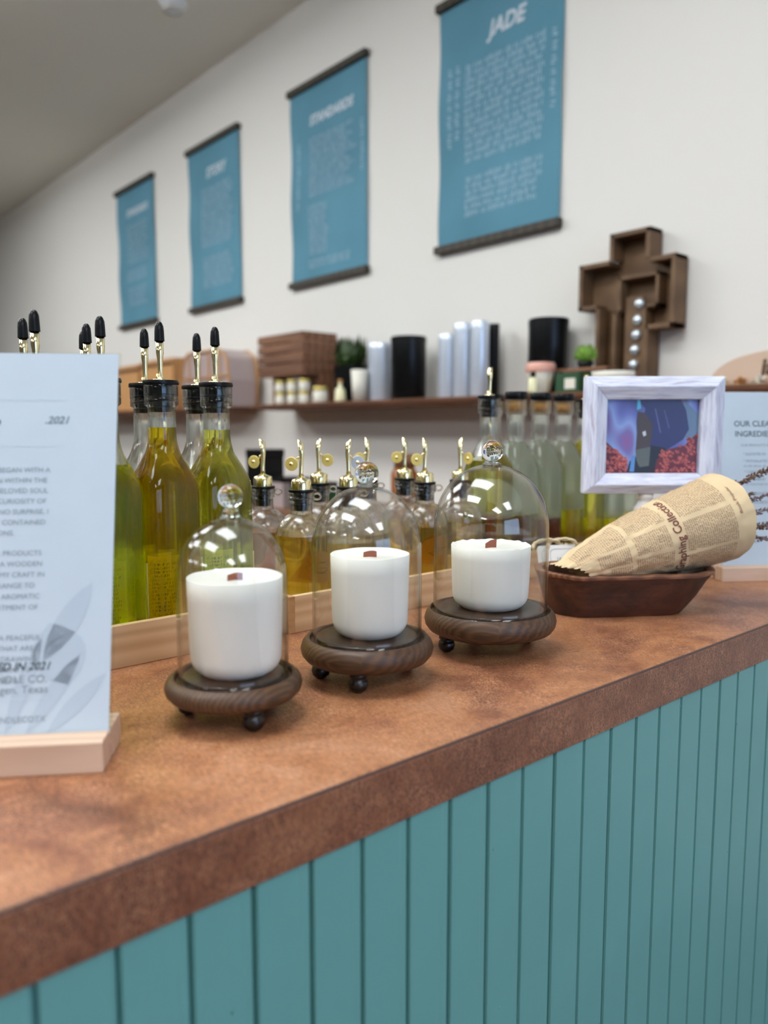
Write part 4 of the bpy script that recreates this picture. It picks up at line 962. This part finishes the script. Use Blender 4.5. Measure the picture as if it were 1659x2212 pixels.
# ------------------------------------------------------------ wooden shadow-box cross with steel domes
CX = XW-.008
CR = thing('wooden_cross', 'brown box cross with nested cross and a row of steel studs, standing on the shelf', 'cross', mat=frame_mat((CX, 0, SZ), (0, -1, 0), (0, 0, 1), (-1, 0, 0)))
def outl(P, inset=0): return P
O = [(-.872, .0), (-.770, .0), (-.762, .125), (-.757, .127)]
cross = [(-.885, .002), (-.722, .002), (-.722, .165), (-.648, .165), (-.648, .352), (-.724, .352), (-.724, .432), (-.846, .432), (-.846, .362), (-.944, .362), (-.944, .235), (-.885, .235)]
prism('back_panel', cross, .0, .006, 'cross_wood', CR)
def strip(P, th, z0, z1, mat, name):
    n = len(P)
    for i in range(n):
        a, b = Vector(P[i]), Vector(P[(i+1) % n]); d = (b-a).normalized(); nn = Vector((-d.y, d.x))
        q = [a, b, b+nn*th, a+nn*th]
        prism(name, [(v.x, v.y) for v in q], z0, z1, mat, CR, .0008)
strip(cross, .012, .006, .062, 'cross_wood', 'side_board')
inner = [(-.838, .014), (-.742, .014), (-.742, .215), (-.675, .215), (-.675, .262), (-.742, .262), (-.742, .318), (-.795, .318), (-.795, .262), (-.88, .262), (-.88, .225), (-.838, .225)]
strip([(-.835, .014), (-.735, .014), (-.735, .225), (-.700, .225), (-.700, .315), (-.822, .315), (-.822, .225), (-.835, .225)], .009, .006, .052, 'cross_wood', 'inner_board')
prism('center_board', [(-.805, .014), (-.75, .014), (-.75, .26), (-.805, .26)], .03, .038, 'cross_wood', CR, .001)
for i, z in enumerate((.038, .075, .115, .155, .195, .238)):
    mesh('steel_stud', *lathevf([(.0150, 0), (.0145, .005), (.010, .011), (0, .013)], 20), 'steel', CR, True, loc=(-.777+.003*i, z, .038))
# round plaque with dried flowers at the right
RP = thing('wooden_plaque', 'pale wooden half round plaque with dark lettering, at the right edge', 'plaque', mat=frame_mat((1.86, .34, SZ+.0005), (0, -1, 0), (0, 0, 1), (-1, 0, 0)))
M['plaque'] = plain('plaque_wood', (206, 178, 156), .6, var=.06)
q = prism('plaque_board', [(.175*cos(pi*k/36), .082*sin(pi*k/36)**.8) for k in range(37)], -.006, .006, 'plaque', RP, .0015)
lettering('plaque_lettering', [('jac', .052, -.052, .025, 'LEFT', .1, .002)], 'walnut', RP, .0065)
for k in range(7):
    y = -.14+.045*k; sg = tube('flower_stem', [(y, 0.002, .016), (y+rnd.uniform(-.01, .01), .008, .02)], .0015, 'kraft', RP, 6)
    V, F = [], []
    for i in range(26):
        a = rnd.uniform(0, 6.28); b_ = rnd.uniform(0, 1.4); d = Vector((sin(b_)*cos(a), cos(b_), sin(b_)*sin(a)*.6)); s1 = d.orthogonal()*.006; p = Vector((y, .004+rnd.uniform(-.012, .004), .02)); kk = len(V)
        V += [tuple(p), tuple(p+d*.012-s1), tuple(p+d*.021), tuple(p+d*.012+s1)]; F.append((kk, kk+1, kk+2, kk+3))
    q = mesh('petals', V, F, ('label', 'kraft', 'cream')[k % 3], sg); q['kind'] = 'stuff'

# ------------------------------------------------------------ low cabinet behind the counter with a few things
cb = thing('back_cabinet', 'low brown cabinet against the poster wall, behind the counter bottles', 'cabinet', (1.52, .9, 0))
box('carcass', (.02, .46, 0, 3.4, .0, .93), 'shelf_wood', cb, bev=.003); box('cabinet_top', (0, .462, -.02, 3.42, .931, .96), 'shelf_wood', cb, bev=.003)
for i in range(6):
    d = box('door', (.004, .0195, .02+i*.565, .56+i*.565, .06, .90), 'cross_wood', cb, bev=.002); mesh('door_knob', *lathevf([(0, .0), (.006, .0), (.006, .012), (.012, .016), (.012, .022), (0, .026)], 16), 'gold_satin', d, True, loc=(.004, .50+i*.565, .7), rot=(0, -pi/2, 0))
def smallbox(y0, y1, z1, mat, label, lid='matte_black', x=1.62):
    t = thing('storage_box', label, 'box', (x, (y0+y1)/2, .96)); a = abs(y1-y0)/2
    box('box_body', (-.06, .06, -a, a, 0, (z1-.96)*.85), mat, t, bev=.002); box('box_lid', (-.062, .062, -a-.002, a+.002, (z1-.96)*.85, z1-.96), lid, t, bev=.002)
smallbox(2.12, 2.2, 1.17, 'matte_black', 'narrow black box behind the first short bottle')
smallbox(1.95, 2.07, 1.07, 'mauve', 'low grey box with black lid behind the short bottles')
smallbox(1.78, 1.90, 1.06, 'box_green', 'low green box with dark lid behind the short bottles')
t = thing('amber_jar', 'amber jar on the back cabinet, seen between the middle and widest domes', 'jar', (1.62, 1.36, .96)); lathe('body', [(0, 0), (.04, 0), (.042, .01), (.042, .15), (.03, .17), (0, .17)], 'amber', t, 30); lathe('lid', [(0, .17), (.032, .17), (.032, .21), (0, .21)], 'shelf_wood', t, 30)
